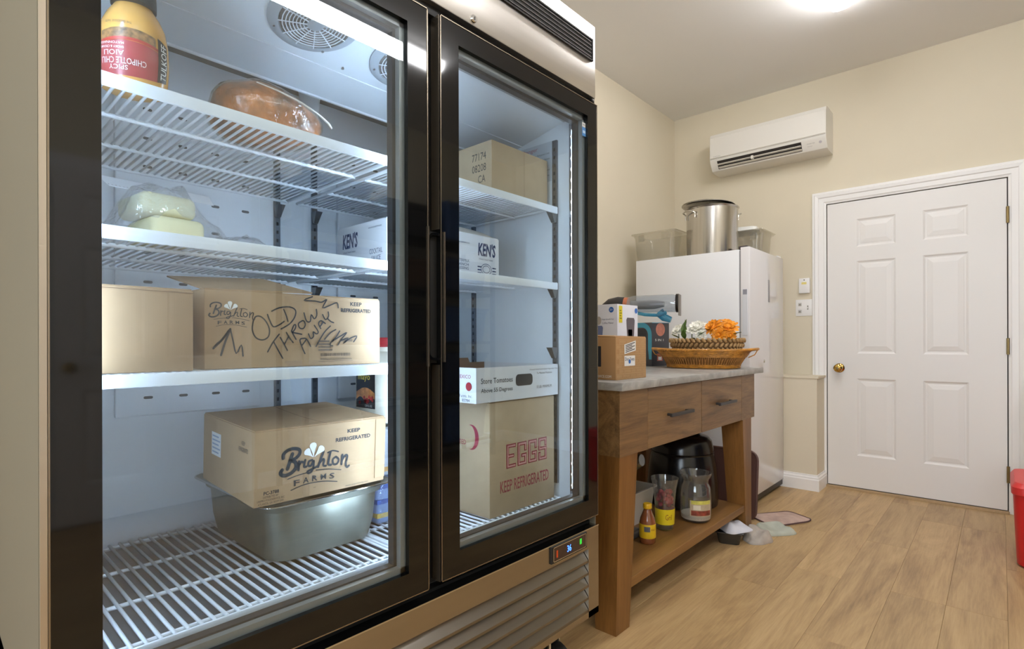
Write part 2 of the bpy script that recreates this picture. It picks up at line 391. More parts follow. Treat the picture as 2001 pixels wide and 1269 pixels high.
kn = MB().lathe([(0.033, 0), (0.033, -.004), (0.026, -.010), (0.013, -.014), (0.012, -.032), (0.022, -.040), (0.028, -.052), (0.027, -.062), (0.018, -.070), (0, -.072)], (0.075, 0, 0.842), 24, 'Y').build('knob', brass, d1, 40, local=True)
MB().lathe([(0.009, -.071), (0.009, -.074), (0, -.0745)], (0.075, 0, 0.842), 16, 'Y').build('keyhole', hinge_m, kn, 40, local=True)
for z in (1.80, 1.0, 0.22):
    h = MB().cyl((DX1 - DX0 + .004, -.010, z - .05), (DX1 - DX0 + .004, -.010, z + .05), .0075, n=10)
    h.box(DX1 - DX0 - .004, DX1 - DX0 + .004, -.006, .01, z - .048, z + .048).build('hinge', hinge_m, d1, 40, local=True)
MB().box(0.002, DX1 - DX0 - .002, 0.004, 0.03, -0.017, 0.002).build('door_sweep', M('sweep', (70, 66, 62), 0.7), d1, local=True)
struct(MB().box(DX0 - .01, DX1 + .01, 4.43, 4.56, -0.001, 0.012).build('trim_1', M('threshold', (178, 150, 112), 0.5)), 'light wooden threshold strip under the white door', 'threshold')
# sheet behind the door leaf; its grey stands in for shade in the gap
struct(MB().box(DX0 - .012, DX1 + .012, YF + .035, YF + .09, 0, DZ1 + .012).build('trim_2', M('jamb_shadow_gap', (120, 116, 110), 0.8)), 'grey sheet behind the white door, coloured as shade in its gaps', 'door frame')
def casing(name, x0, x1, z1, y, mat, label, cw=0.088, zb=0.0):
    """moulded casing: stepped profile swept up, across and down; y is the wall face"""
    prof = [(0, 0.010), (0.012, 0.014), (0.016, 0.018), (0.045, 0.020), (0.050, 0.026), (0.070, 0.030), (0.076, 0.024), (cw, 0.024), (cw, 0)]
    prof = [(0, 0)] + prof; rings = []
    for (cx, cz, sx, sz) in ((x0, zb, -1, 0), (x0, z1, -1, 1), (x1, z1, 1, 1), (x1, zb, 1, 0)):
        rings.append([(cx + sx * a, y - b, cz + sz * a) for a, b in prof])
    k = len(prof); mb = MB().add([v for r_ in rings for v in r_], [(i * k + j, i * k + (j + 1) % k, (i + 1) * k + (j + 1) % k, (i + 1) * k + j) for i in range(3) for j in range(k)] + [tuple(range(k)), tuple(3 * k + j for j in range(k - 1, -1, -1))])
    return struct(mb.build(name, mat), label, 'door frame')
casing('trim_3', DX0 - .006, DX1 + .006, DZ1 + .006, YF, trim_m, 'white moulded casing around the six-panel door')

# opposite wall: second panel door (seen mirrored in the cooler's doors)
d2 = panel_door('door_2', 1.00, 2.03, 0.04, [(0.13, 0.44), (0.56, 0.87)], [(0.226, 0.770), (0.946, 1.598), (1.700, 1.895)], door_m, label='white six-panel door on the wall opposite the cooler')
d2.location = (XR - 0.045, 1.52, 0.012); d2.rotation_euler = (0, 0, R(-90))
MB().lathe([(0.033, 0), (0.026, -.010), (0.012, -.014), (0.012, -.032), (0.028, -.05), (0.018, -.070), (0, -.072)], (0.93, 0, 0.9), 20, 'Y').build('knob', brass, d2, 40, local=True)
t4 = MB()
for a, b, c, d in ((0.43, 0.515, 0, 2.13), (1.525, 1.61, 0, 2.13), (0.515, 1.525, 2.045, 2.13)): t4.box(XR - .022, XR, a, b, c, d)
struct(t4.build('trim_4', trim_m), 'white casing around the door opposite the cooler', 'door frame')

# ceiling lamps: one in view, the others added out of frame for brightness
def lamp(x, y0, y1, label):
    t = thing('ceiling_light', label, 'ceiling light', (x, (y0 + y1) / 2, HC), group='linear ceiling lights')
    MB().rbox(x - .062, x + .062, y0 + .004, y1 - .004, HC - .022, HC + 0.0, .004).build('housing', trim_m, t)
    pr = [(-.060, -.022), (-.060, -.05), (-.045, -.074), (-.02, -.082), (.02, -.082), (.045, -.074), (.060, -.05), (.060, -.022)]
    MB().prism(pr, lambda p, s: (x + p[0], s, HC + p[1]), y0, y1).build('diffuser', emis('lamp_diffuser', (250, 249, 250), ROOM_LAMP), t, 30)
    return t
lamp(-0.652, 2.25, 3.47, 'lit white ceiling light above the floor in front of the table')
lamp(0.60, -1.10, 0.12, 'ceiling light added behind the viewpoint to brighten the room')
lamp(1.00, 1.2, 2.42, 'ceiling light added on the side opposite the cooler to brighten the room')

# ------------------------------------------------------------------ two-door glass merchandiser
FX, FB = -0.9275, -1.74            # door front, cabinet back
FY0, FY1 = 0.109, 1.4200           # cabinet sides
FC = Vector((-1.33, 0.765, 0))
fr = thing('display_refrigerator', 'tall two-door glass display refrigerator with black frames and steel trim', 'refrigerator', FC)
def fb(): return MB()
CF = -0.978                         # cabinet front frame plane
IY0, IY1, IX, IZ0, IZ1 = 0.150, 1.388, -1.645, 0.535, 1.752
ZB = 0.14
side = MB().box(FB, -0.935, FY0, FY0 + .004, ZB + .08, 2.03).build('side_panel', steel_side, fr)
MB().box(FB, -0.935, FY1 - .004, FY1, ZB + .08, 2.03).build('side_panel', steel_side, fr)
MB().box(FB - .004, FB, FY0, FY1, ZB + .08, 2.03).build('back_panel', steel_side, fr)
MB().box(FB, -0.94, FY0, FY1, 2.026, 2.03).build('top_panel', steel, fr)
# insulated walls (white liner)
MB().box(FB + .001, CF, FY0 + .004, IY0, IZ0 - .04, 2.0).build('liner_side', liner, fr)
MB().box(FB + .001, CF, IY1, FY1 - .004, IZ0 - .04, 2.0).build('liner_side', liner, fr)
MB().box(FB + .001, IX, IY0, IY1, IZ0 - .04, 2.0).build('liner_back', liner_b, fr)
MB().box(IX, CF, IY0, IY1, IZ0 - .04, IZ0).build('liner_floor', M('cooler_floor', (120, 124, 128), 0.3, 0.5, var=0.1, vscale=9), fr)
MB().box(IX, -1.0, IY0, IY1, 1.838, 1.98).build('liner_top', liner, fr)
# front frame of the cabinet, dark behind the doors
MB().box(CF, -0.972, FY0 + .004, IY0 + .006, .50, 1.80).box(CF, -0.972, IY1 - .006, FY1 - .004, .50, 1.80).box(CF, -0.972, IY0, IY1, .50, IZ0 + .012).box(CF, -0.972, IY0, IY1, 1.762, 1.80).build('front_frame', gasket_m, fr)
MB().box(-1.032, CF, IY0, IY1, 1.752, 1.838).build('head_rail', M('head_rail_grey', (156, 162, 168), .4), fr)
mu = MB().box(-1.030, CF, .738, .802, IZ0, 1.752).build('mullion', liner, fr)
MB().box(CF, -0.962, .735, .80, IZ0 - .02, 1.79).build('gasket_face', black_matte, mu)
# sloping fan panel below the roof recess: falls 0.2 per metre towards the back
def slope(mb):
    mb.v = [(x, y, z - .2 * (-1.03 - x)) for x, y, z in mb.v]; return mb
fp = slope(MB().box(-1.318, -1.030, IY0, IY1, 1.752, 1.757)).build('fan_panel', liner, fr)
slope(MB().box(-1.209, -1.205, IY0, IY1, 1.7500, 1.752)).build('seam', liner_b, fp)
MB().box(-1.322, -1.316, IY0, IY1, 1.690, 1.76).build('panel_lip', liner_b, fp)
slope(MB().lathe([(0, 1.752), (.004, 1.7515), (.0035, 1.7490), (0, 1.7485)], (-1.185, .70, 0), 10)).build('screw', polished, fp, 40)
MB().box(IX, -1.34, IY0, IY1, 1.832, 1.838).build('recess_shade', M('recess_shade_grey', (92, 92, 94), .5, .5), fr)  # dark sheet added so the recess roof reads as a shaded band
grille_m = M('fan_guard_plastic', (168, 176, 182), 0.45)
def fan(cx, cy_):
    ring = slope(MB().lathe([(.072, 1.752), (.0955, 1.752), (.0955, 1.749), (.084, 1.743), (.074, 1.742), (.072, 1.752)], (cx, cy_, 0), 40)).build('fan_guard', grille_m, fr, 40)
    slope(MB().lathe([(0, 1.7445), (.072, 1.7445), (.072, 1.7515), (0, 1.7515)], (cx, cy_, 0), 32)).build('fan_well', M('fan_dark', (112, 106, 100), 0.7), ring)
    for q in range(5):
        a = q * 2 * math.pi / 5; b = MB()
        c, s = math.cos(a), math.sin(a)
        pts = [(.014, -.006), (.066, -.022), (.068, .013), (.014, .008)]
        V = [(cx + c * u_ - s * v_, cy_ + s * u_ + c * v_, 1.7440 - (v_ + .02) * .05) for u_, v_ in pts]
        slope(b.add(V + [(x, y, z + .0015) for x, y, z in V], [(3, 2, 1, 0), (4, 5, 6, 7), (0, 1, 5, 4), (1, 2, 6, 5), (2, 3, 7, 6), (3, 0, 4, 7)])).build('fan_blade', M('fan_blade', (160, 158, 154), 0.35, 0.7), ring)
    for r_ in (.024, .031, .038, .045, .052, .059, .066):
        slope(MB().tube([(cx + r_ * math.cos(t * math.pi / 16), cy_ + r_ * math.sin(t * math.pi / 16), 1.7412) for t in range(32)], .0011, 5, True)).build('guard_ring', wire_m, ring)
    for q in range(12):
        a = q * math.pi / 6 + .1
        slope(MB().tube([(cx + .016 * math.cos(a), cy_ + .016 * math.sin(a), 1.7404), (cx + .074 * math.cos(a), cy_ + .074 * math.sin(a), 1.7412)], .0011, 5)).build('guard_spoke', wire_m, ring)
    slope(MB().lathe([(0, 1.7380), (.014, 1.7385), (.017, 1.7400), (.017, 1.743), (0, 1.743)], (cx, cy_, 0), 20)).build('guard_hub', grille_m, ring, 40)
    for q in range(4):
        a = q * math.pi / 2 + .9
        slope(MB().lathe([(0, 1.7405), (.003, 1.741), (.003, 1.744), (0, 1.744)], (cx + .084 * math.cos(a), cy_ + .084 * math.sin(a), 0), 8)).build('screw', polished, ring)
fan(-1.083, .576); fan(-1.083, .822)
# drain spout at the back wall
MB().tube([(-1.595, .828, 1.836), (-1.595, .828, 1.80), (-1.60, .83, 1.76), (-1.635, .835, 1.735)], [.034, .03, .026, .02], 14).build('drain_cover', liner_b, fr, 50)
# slotted back air panels
slot_m = M('slot_dark', (70, 74, 78), 0.8)
def slotpanel(y0, y1, z0, z1, ys, zs):
    p = MB().rbox(IX, IX + .014, y0, y1, z0, z1, .003).build('air_panel', liner_b, fr)
    for y in ys:
        for z in zs:
            MB().prism([(y - .007 + .0035 * math.cos(a), z + .0035 * math.sin(a)) for a in [R(t) for t in (90, 135, 180, 225, 270)]] + [(y + .007 + .0035 * math.cos(a), z + .0035 * math.sin(a)) for a in [R(t) for t in (270, 315, 360, 405, 450)]],
                       lambda q, t: (t, q[0], q[1]), IX + .0138, IX + .0146).build('air_slot', slot_m, p)
zs = [1.655, 1.58, 1.507, 1.434, 1.358, 1.285, 1.21, 1.136, 1.062, .987, .912]
slotpanel(.335, .69, .865, 1.70, (.405, .486, .567, .648), zs)
slotpanel(.945, 1.25, .865, 1.70, (1.0, 1.089, 1.17), zs)
# pilasters and shelf clips
def pilaster(x, y, nx, ny, z0=.60, z1=1.70):
    p = MB().box(x - .009 if nx == 0 else x, x + .009 if nx == 0 else x + nx * .008, y - .009 if ny == 0 else y, y + .009 if ny == 0 else y + ny * .008, z0, z1) if True else None
    if nx < 0 or ny < 0:
        p = MB().box(min(x, x + nx * .008) if nx else x - .009, max(x, x + nx * .008) if nx else x + .009, min(y, y + ny * .008) if ny else y - .009, max(y, y + ny * .008) if ny else y + .009, z0, z1)
    o = p.build('pilaster', M('pilaster_steel', (120, 124, 130), .25, .9), fr)
    b = MB(); z = z0 + .02
    while z < z1 - .02:
        if nx: b.box(x + nx * .0080, x + nx * .0084, y - .003, y + .003, z, z + .010)
        else: b.box(x - .003, x + .003, min(y + ny * .0080, y + ny * .0084), max(y + ny * .0080, y + ny * .0084), z, z + .010)
        z += .0255
    s = b.build('pilaster_slots', M('slot_black', (40, 40, 40), 0.8), o); s['kind'] = 'stuff'
    return o
PIL = [pilaster(IX, .745, 1, 0), pilaster(IX, .866, 1, 0), pilaster(IX, .19, 1, 0), pilaster(IX, 1.34, 1, 0),
       pilaster(-1.062, IY1, 0, -1), pilaster(-1.062, IY0, 0, 1), pilaster(-1.44, IY1, 0, -1)]
def clip(x, y, z, nx, ny):
    b = MB(); w_ = .011
    if nx: V = [(x, y - w_, z), (x + nx * .03, y - w_, z), (x + nx * .008, y - w_ * .6, z - .035), (x, y - w_ * .6, z - .035), (x, y + w_, z), (x + nx * .03, y + w_, z), (x + nx * .008, y + w_ * .6, z - .035), (x, y + w_ * .6, z - .035)]
    else: V = [(x - w_, y, z), (x - w_, y + ny * .03, z), (x - w_ * .6, y + ny * .008, z - .035), (x - w_ * .6, y, z - .035), (x + w_, y, z), (x + w_, y + ny * .03, z), (x + w_ * .6, y + ny * .008, z - .035), (x + w_ * .6, y, z - .035)]
    return b.add(V, [(0, 1, 2, 3), (7, 6, 5, 4), (0, 4, 5, 1), (1, 5, 6, 2), (2, 6, 7, 3), (3, 7, 4, 0)]).build('shelf_clip', M('clip_steel', (120, 122, 124), 0.3, 0.9), fr)
# wire shelves
def wire_mesh(key, length, rad):
    mb = MB().tube([(0, 0, -.010), (-.002, 0, -.001), (-.006, 0, 0), (-length, 0, 0)], rad, 6)
    me = bpy.data.meshes.new('wire'); me.from_pydata(mb.v, [], mb.f); me.update(); me.materials.append(wire_m); me.shade_smooth(); return me
WM = {'shelf': wire_mesh('s', .553, .0026), 'rack': wire_mesh('r', .575, .0034)}
def shelf(name, y0, y1, z, x0=-1.045, depth=.553, pitch=.0155, kind='shelf', bars=(.18, .37, .545), lip=.020):
    s = MB()
    s.rbox(x0 - .004, x0 + .003, y0, y1, z - lip - .003, z - .001, .002)
    for q in bars: s.cyl((x0 - q, y0, z - .0065), (x0 - q, y1, z - .0065), .0042, n=8)
    for y in (y0 + .003, y1 - .003): s.tube([(x0, y, z - .004), (x0 - depth, y, z - .004)], .0046, 8)
    o = s.build(name, wire_m, fr, 40)
    n = int((y1 - y0 - .012) / pitch); off = (y1 - y0 - n * pitch) / 2
    for i in range(n + 1): place('wire', WM[kind], o, Vector((x0, y0 + off + i * pitch, z - .0026)) - FC)
    return o
ZS = (1.482, 1.241, 1.003)
for z in ZS: shelf('shelf', .170, .757, z)
for z in ZS[:2]: shelf('shelf', .785, 1.372, z)
for z in ZS:
    clip(IX + .0084, .745, z - .012, 1, 0); clip(IX + .0084, .19, z - .012, 1, 0); clip(-1.062, IY0 + .0084, z - .012, 0, 1)
for z in ZS[:2]:
    clip(IX + .0084, .866, z - .012, 1, 0); clip(-1.062, IY1 - .0084, z - .012, 0, -1); clip(IX + .0084, 1.34, z - .012, 1, 0)
    clip(-1.035, .766, z - .012, 1, 0)
clip(-1.062, IY1 - .0084, 1.035, 0, -1); clip(-1.035, .766, .99, 1, 0)
shelf('floor_rack', .158, .770, .560, -1.040, .575, .0208, 'rack', (.02, .20, .385, .565), .012)
shelf('floor_rack', .778, 1.380, .560, -1.040, .575, .0208, 'rack', (.02, .20, .385, .565), .012)
MB().box(-1.035, -0.980, IY0, IY1, .525, .5425).build('sill', M('sill_steel', (150, 148, 142), 0.25, 0.9), fr)

# light strips: metal profile with a lit diffuser and points of light
led_line = emis('led_line', (206, 228, 255), LED)
led_back = emis('led_back', (206, 228, 255), LED * 2.4)
led_dot = emis('led_dot', (240, 246, 255), LED * 0.6)
def strip(y, s, z0=.575, z1=1.735, x=-1.008, back=False, hw=None):
    """s = direction (+1/-1 along y) the strip shines to; back = the diffuser looks to the rear"""
    p = MB().box(x - (hw or .018), x + (hw or .014), min(y, y + s * .010), max(y, y + s * .010), z0, z1).build('light_bar', M('light_bar_metal', (150, 156, 166), .12, 1.0), fr)
    if back: MB().prism([(x - .0185, y + s * .001), (x - .0185, y + s * .0095), (x - .025, y + s * .006), (x - .025, y + s * .001)], lambda q, t: (q[0], q[1], t), z0 + .02, z1 - .02).build('light_diffuser', led_back, p)
    else: MB().box(x - .0015, x + .0015, min(y + s * .0100, y + s * .0112), max(y + s * .0100, y + s * .0112), z0 + .02, z1 - .02).build('light_diffuser', led_line, p)
    b = MB(); z = z0 + .03
    while z < z1 - .02:
        n0 = len(b.v); b.lathe([(0, 0), (.0034, 0), (.0030, .0016), (0, .002)], (0, 0, 0), 8)
        for k in range(n0, len(b.v)):
            vx, vy, vz = b.v[k]; b.v[k] = ((x if hw else x - .003) + vx, y + s * (.0102 + vz + (.001 if hw else 0)), z + vy * 1.8)
        z += .034
    d = b.build('light_points', led_dot, p); d['kind'] = 'stuff'
    return p
strip(.738, -1, z1=1.70, back=True); strip(.802, 1, z1=1.70, back=True); strip(IY1, -1, x=-.991, hw=.011); strip(IY0, 1, x=-1.000, z1=1.70, back=True)

# header
MB().rbox(-.985, -.931, FY0, FY1, 1.807, 2.03, .003).build('header_panel', steel, fr, 40)
g = MB().box(-.9315, -.9285, .42, 1.4005, 1.914, 1.9815).build('header_grille', black_matte, fr)
for k in range(5):
    z = 1.9225 + k * .0116
    MB().box(-.9290, -.9262, .428, 1.392, z, z + .0030).build('grille_slat', M('grille_slat', (96, 94, 92), 0.3, 0.6), g)
gr = MB().box(-.929, -.9258, .42, 1.4005, 1.914, 1.9185).box(-.929, -.9258, .42, 1.4005, 1.977, 1.9815).box(-.929, -.9258, 1.3955, 1.4005, 1.914, 1.9815).box(-.929, -.9258, .42, .425, 1.914, 1.9815)
gr.build('grille_frame', dark_metal, g)
lk = MB().lathe([(.0095, 0), (.0095, .004), (.0075, .0065), (0, .0065)], (-.931, .8945, 1.822), 20, 'X').build('header_lock', polished, fr, 40)
MB().box(-.9246, -.9238, .8935, .8955, 1.818, 1.826).build('key_slot', black_matte, lk)
MB().box(CF, -.945, FY0 + .002, FY1 - .002, 1.787, 1.807).build('hinge_rail', black_matte, fr)
MB().lathe([(.007, 0), (.007, .012), (.004, .014), (0, .014)], (-.945, 1.409, 1.797), 14, 'X').build('hinge_screw', dark_metal, fr, 40)

# doors
def gdoor(name, y0, y1, z0, z1, a0, a1, b0, b1, lq):
    """outer y0..y1, z0..z1; glass opening a0..a1, b0..b1"""
    T = .036
    d = bpy.data.objects.new(name, None); COL.objects.link(d); d.parent = fr; W[d.name] = FC
    def mitre(nm, quad, mat=black_gloss):
        V = [(FX, q[0], q[1]) for q in quad] + [(FX - T, q[0], q[1]) for q in quad]
        MB().add(V, [(0, 1, 2, 3), (7, 6, 5, 4), (0, 4, 5, 1), (1, 5, 6, 2), (2, 6, 7, 3), (3, 7, 4, 0)]).build(nm, mat, d)
    mitre('stile', [(y0, z0), (a0, b0), (a0, b1), (y0, z1)]); mitre('stile', [(a1, b0), (y1, z0), (y1, z1), (a1, b1)])
    mitre('rail', [(y0, z0), (y1, z0), (a1, b0), (a0, b0)]); mitre('rail', [(a0, b1), (a1, b1), (y1, z1), (y0, z1)])
    e = .0012
    MB().box(FX, FX + e, y1 - .0022, y1, z0, z1).box(FX, FX + e, y0, y0 + .0022, z0, z1).box(FX, FX + e, y0, y1, z0, z0 + .0022).box(FX, FX + e, y0, y1, z1 - .0022, z1).build('edge_trim', bronze_edge, d)
    q = .013; X1, X0 = FX - .012, FX - .026
    MB().box(X0, X1, a0 - .010, a0 + lq, b0, b1).box(X0, X1, a1 - q, a1 + .002, b0, b1).box(X0, X1, a0, a1, b0 - .002, b0 + q).box(X0, X1, a0, a1, b1 - q, b1 + .002).build('spacer', spacer_m, d)
    X1, X0 = FX - .027, FX - .046; q = .020
    MB().box(X0, X1, a0 - .020, a0 + lq * 1.5, b0, b1).box(X0, X1, a1 - q, a1 + .012, b0, b1).box(X0, X1, a0, a1, b0 - .012, b0 + q - .004).box(X0, X1, a0, a1, b1 - q, b1 + .012).build('gasket', gasket_m, d)
    MB().box(FX - .012, FX - .008, a0 - .003, a1 + .003, b0 - .003, b1 + .003).build('glass_pane', glass, d)
    return d
dl = gdoor('glass_door', .1175, .7537, .5115, 1.7826, .1755, .700, .5637, 1.732, -.003)
dr = gdoor('glass_door', .7890, 1.4220, .5160, 1.7860, .845, 1.3715, .5715, 1.7385, -.003)
MB().box(FX - .036, FX, .1095, .1170, .5115, 1.7826).build('edge_profile', M('satin_edge', (196, 186, 172), 0.3, 0.9), dl)
# hand grip between the doors
hp = MB().box(FX - .034, FX - .014, .7545, .7985, 1.006, 1.300).build('handle_recess', black_matte, dr)
def stad(y0, y1, z0, z1, r, n=6):
    pts = []
    for cy_, cz, a in ((y1 - r * .3, z0 + r * .3, 270), (y1 - r * .3, z1 - r * .3, 0), (y0 + r, z1 - r, 90), (y0 + r, z0 + r, 180)):
        rr = r * .3 if cy_ > (y0 + y1) / 2 else r
        for k in range(n + 1): pts.append((cy_ + rr * math.cos(R(a + 90 * k / n)), cz + rr * math.sin(R(a + 90 * k / n))))
    return pts
o_, i_ = stad(.7570, .7985, 1.012, 1.296, .016), stad(.7605, .7965, 1.018, 1.290, .013); n_ = len(o_)
MB().add([(FX - .002, *p) for p in o_] + [(FX - .002, *p) for p in i_] + [(FX - .014, *p) for p in i_], [(i, (i + 1) % n_, n_ + (i + 1) % n_, n_ + i) for i in range(n_)] + [(n_ + i, n_ + (i + 1) % n_, 2 * n_ + (i + 1) % n_, 2 * n_ + i) for i in range(n_)]).build('handle_rim', black_gloss, dr, 40)
MB().box(FX - .001, FX + .0035, .7970, .8005, 1.008, 1.300).build('handle_lip', bronze_edge, dr)
MB().box(FX - .001, FX + .0035, .7505, .7540, 1.000, 1.306).build('handle_lip', bronze_edge, dl)
MB().box(FX - .030, FX - .004, .7875, .7895, 1.306, 1.786).build('edge_profile', bronze_edge, dr)
MB().box(FX - .030, FX - .004, .7875, .7895, .516, 1.002).build('edge_profile', bronze_edge, dr)
# stickers on the glass edge of the far door
st = MB().box(FX - .0079, FX - .0074, 1.3535, 1.3700, 1.7035, 1.7165).build('energy_sticker', paper, dr)
MB().box(FX - .0079, FX - .0073, 1.3535, 1.3715, 1.6760, 1.7025).build('sticker_print', M('sticker_blue', (86, 142, 204), 0.4), st)
MB().box(FX - .0079, FX - .0072, 1.3560, 1.3690, 1.6850, 1.6930).build('sticker_mark', M('sticker_pale', (190, 214, 236), 0.4), st)
text('sticker_word', 'ENERGY', Face(Vector((FX - .0073, 1.355, 1.7075)) - FC, (0, 1, 0), (0, 0, 1)), 0, 0, .0135, .005, ink, st)

# base with louvres and controller
bz = MB().box(-.955, -.925, FY0, FY1, .426, .487).box(-.955, -.925, FY0, .165, .217, .426).box(-.955, -.925, 1.3660, FY1, .217, .426).box(-.955, -.925, FY0, FY1, .217, .236).build('base_panel', brushed('base_steel', (168, 160, 150), .26, 'Y', .06), fr)
MB().box(-.9252, -.9235, FY0, FY1, .4855, .4885).build('base_edge', polished, bz)
MB().box(FB, -.955, FY0, FY1, .217, .4952).build('base_box', black_matte, fr)
MB().box(-.968, -.9255, FY0 + .01, FY1 - .02, .4870, .4880).build('base_ledge', black_gloss, fr)
for k in range(5):
    z = .4215 - k * .0372
    MB().prism([(-.9500, z - .004), (-.9500, z), (-.9258, z - .030), (-.9258, z - .037), (-.929, z - .0345)], lambda q, t: (q[0], t, q[1]), .165, 1.3640).build('louvre_slat', brushed('louvre_steel', (140, 134, 126), .28, 'Y', .06), bz)
cp = MB().rbox(-.928, -.9195, 1.178, 1.350, .4365, .4845, .002).build('controller', black_matte, fr)
ct = MB().box(-.9196, -.9190, 1.186, 1.345, .4405, .4425).box(-.9196, -.9190, 1.186, 1.345, .4795, .4815).box(-.9196, -.9190, 1.186, 1.188, .4405, .4815).box(-.9196, -.9190, 1.343, 1.345, .4405, .4815).build('controller_bezel', polished, cp)
MB().box(-.9197, -.9193, 1.188, 1.343, .4425, .4795).build('controller_screen', M('smoked_screen', (58, 40, 34), 0.15), cp)
cf = Face(Vector((-.9193, 1.188, .4425)) - FC, (0, 1, 0), (0, 0, 1))
text('temperature_digits', '36', cf, .062, .009, .019, .019, emis('digit_blue', (60, 110, 255), 5.0), cp, 0.01)
MB().box(-.9193, -.9190, 1.312, 1.322, .4560, .4720).build('green_light', emis('led_green', (60, 190, 60), 1.2), cp)
MB().box(-.9193, -.9190, 1.200, 1.206, .4500, .4700).build('amber_light', emis('led_amber', (190, 70, 30), .8), cp)
# casters
for (x, y) in ((-1.03, .20), (-1.03, 1.33), (-1.66, .20), (-1.66, 1.33)):
    c = MB().box(x - .035, x + .035, y - .035, y + .035, .200, .217).tube([(x, y - .022, .197), (x, y - .024, .075)], .006, 6).tube([(x, y + .022, .197), (x, y + .024, .075)], .006, 6).build('caster', polished, fr, 40)
    MB().lathe([(.02, -.015), (.06, -.016), (.0615, -.010), (.0615, .010), (.06, .016), (.02, .015)], (x, y, .0617), 24, 'Y').build('wheel', black_matte, c, 40)
# warning notice on the inner side wall
nt_ = MB().box(-1.262, -1.078, IY1 - .0012, IY1 - .0004, 1.575, 1.704).build('warning_notice', M('notice_paper', (196, 206, 216), 0.5), fr)
nf = Face(Vector((-1.262, IY1 - .0014, 1.575)) - FC, (1, 0, 0), (0, 0, 1))
text('notice_heading', 'Danger', nf, .060, .105, .066, .017, M('notice_red', (178, 84, 112), 0.6), nt_)
for k, s_ in enumerate(('Risk Of Fire Or Explosion. Flammable Refrigerant Used.', 'To Be Repaired Only By Trained Service Personnel. Do Not Puncture', 'Refrigerant Tubing.', 'Dispose Of Properly In Accordance With Federal', 'Or Local Regulations. Follow Handling Instructions.')):
    text('notice_line', s_, nf, .008, .088 - k * .018, .168 if k != 2 else .05, .0085, M('notice_grey', (84, 90, 104), 0.6), nt_)
OLD = [[(0.0868,0.0908),(0.0851,0.0743),(0.0915,0.0595),(0.1046,0.0545),(0.1162,0.0613),(0.118,0.0765),(0.1113,0.0915),(0.1014,0.1005),(0.0917,0.1002),(0.0868,0.0908)],[(0.1147,0.105),(0.1197,0.0917),(0.1264,0.081),(0.1384,0.0853),(0.1482,0.0924)],[(0.1472,0.1165),(0.1524,0.1046),(0.1559,0.0926)],[(0.1231,0.1121),(0.1385,0.1195),(0.1595,0.1222),(0.172,0.1158),(0.1702,0.1017),(0.1594,0.0875),(0.1418,0.0768)],[(0.2091,0.146),(0.1904,0.1378),(0.2148,0.1373),(0.2302,0.1356),(0.242,0.1425),(0.2322,0.1237),(0.25,0.1301),(0.2661,0.1364),(0.2689,0.1254)],[(0.0149,0.0388),(0.0223,0.0482),(0.0296,0.0545),(0.0447,0.0753)],[(0.0179,0.0419),(0.0311,0.0561),(0.0447,0.0753),(0.0356,0.0513),(0.0281,0.026)],[(0.0447,0.0753),(0.0492,0.0545),(0.0552,0.0287),(0.0645,0.0448),(0.0676,0.0236)],[(0.1903,0.1112),(0.1958,0.0944),(0.2041,0.0939),(0.2064,0.1083),(0.2128,0.0995),(0.2186,0.1069),(0.2178,0.1195)],[(0.2321,0.1092),(0.2388,0.0985),(0.2459,0.106),(0.2451,0.1152)],[(0.2427,0.1015),(0.2507,0.0951),(0.2579,0.0924)],[(0.1147,0.031),(0.1255,0.0502),(0.1378,0.0661)],[(0.1262,0.0516),(0.1355,0.0343),(0.145,0.0175)],[(0.14,0.0596),(0.1473,0.0473),(0.1547,0.0333)],[(0.1526,0.0699),(0.1592,0.0589),(0.1668,0.0494)],[(0.1488,0.0465),(0.154,0.056),(0.1578,0.0626)],[(0.1631,0.0736),(0.1676,0.0649),(0.1729,0.056)],[(0.1638,0.0737),(0.1684,0.0848),(0.1722,0.0856),(0.1714,0.0782),(0.1653,0.07)],[(0.1653,0.07),(0.1744,0.0686),(0.1852,0.0665)],[(0.1869,0.0949),(0.1783,0.0887),(0.1806,0.0798),(0.1884,0.0785),(0.1931,0.086),(0.1908,0.0935),(0.1869,0.0949)],[(0.1921,0.0261),(0.1859,0.0396),(0.1813,0.0546),(0.1883,0.0579),(0.1962,0.0561),(0.2048,0.041)],[(0.1844,0.0419),(0.1899,0.0486),(0.1946,0.0549)],[(0.2002,0.0674),(0.2049,0.0576),(0.2113,0.0622),(0.2105,0.072),(0.2178,0.0675),(0.2219,0.0722),(0.213,0.0857)],[(0.2276,0.0791),(0.2227,0.0897),(0.2285,0.096),(0.2384,0.0901)],[(0.226,0.0829),(0.2326,0.0923)],[(0.2169,0.0409),(0.235,0.07),(0.2501,0.0849)],[(0.2366,0.0561),(0.2501,0.0702),(0.2629,0.0774)],[(0.2724,0.0743),(0.262,0.0593),(0.2517,0.0499),(0.25,0.043),(0.2551,0.0421)],[(0.2534,0.0515),(0.2758,0.0641),(0.2899,0.0714),(0.2776,0.0578),(0.268,0.0436)],[(0.2741,0.0531),(0.2935,0.0594),(0.281,0.0467),(0.297,0.0579),(0.3152,0.0636),(0.3069,0.0506)]]
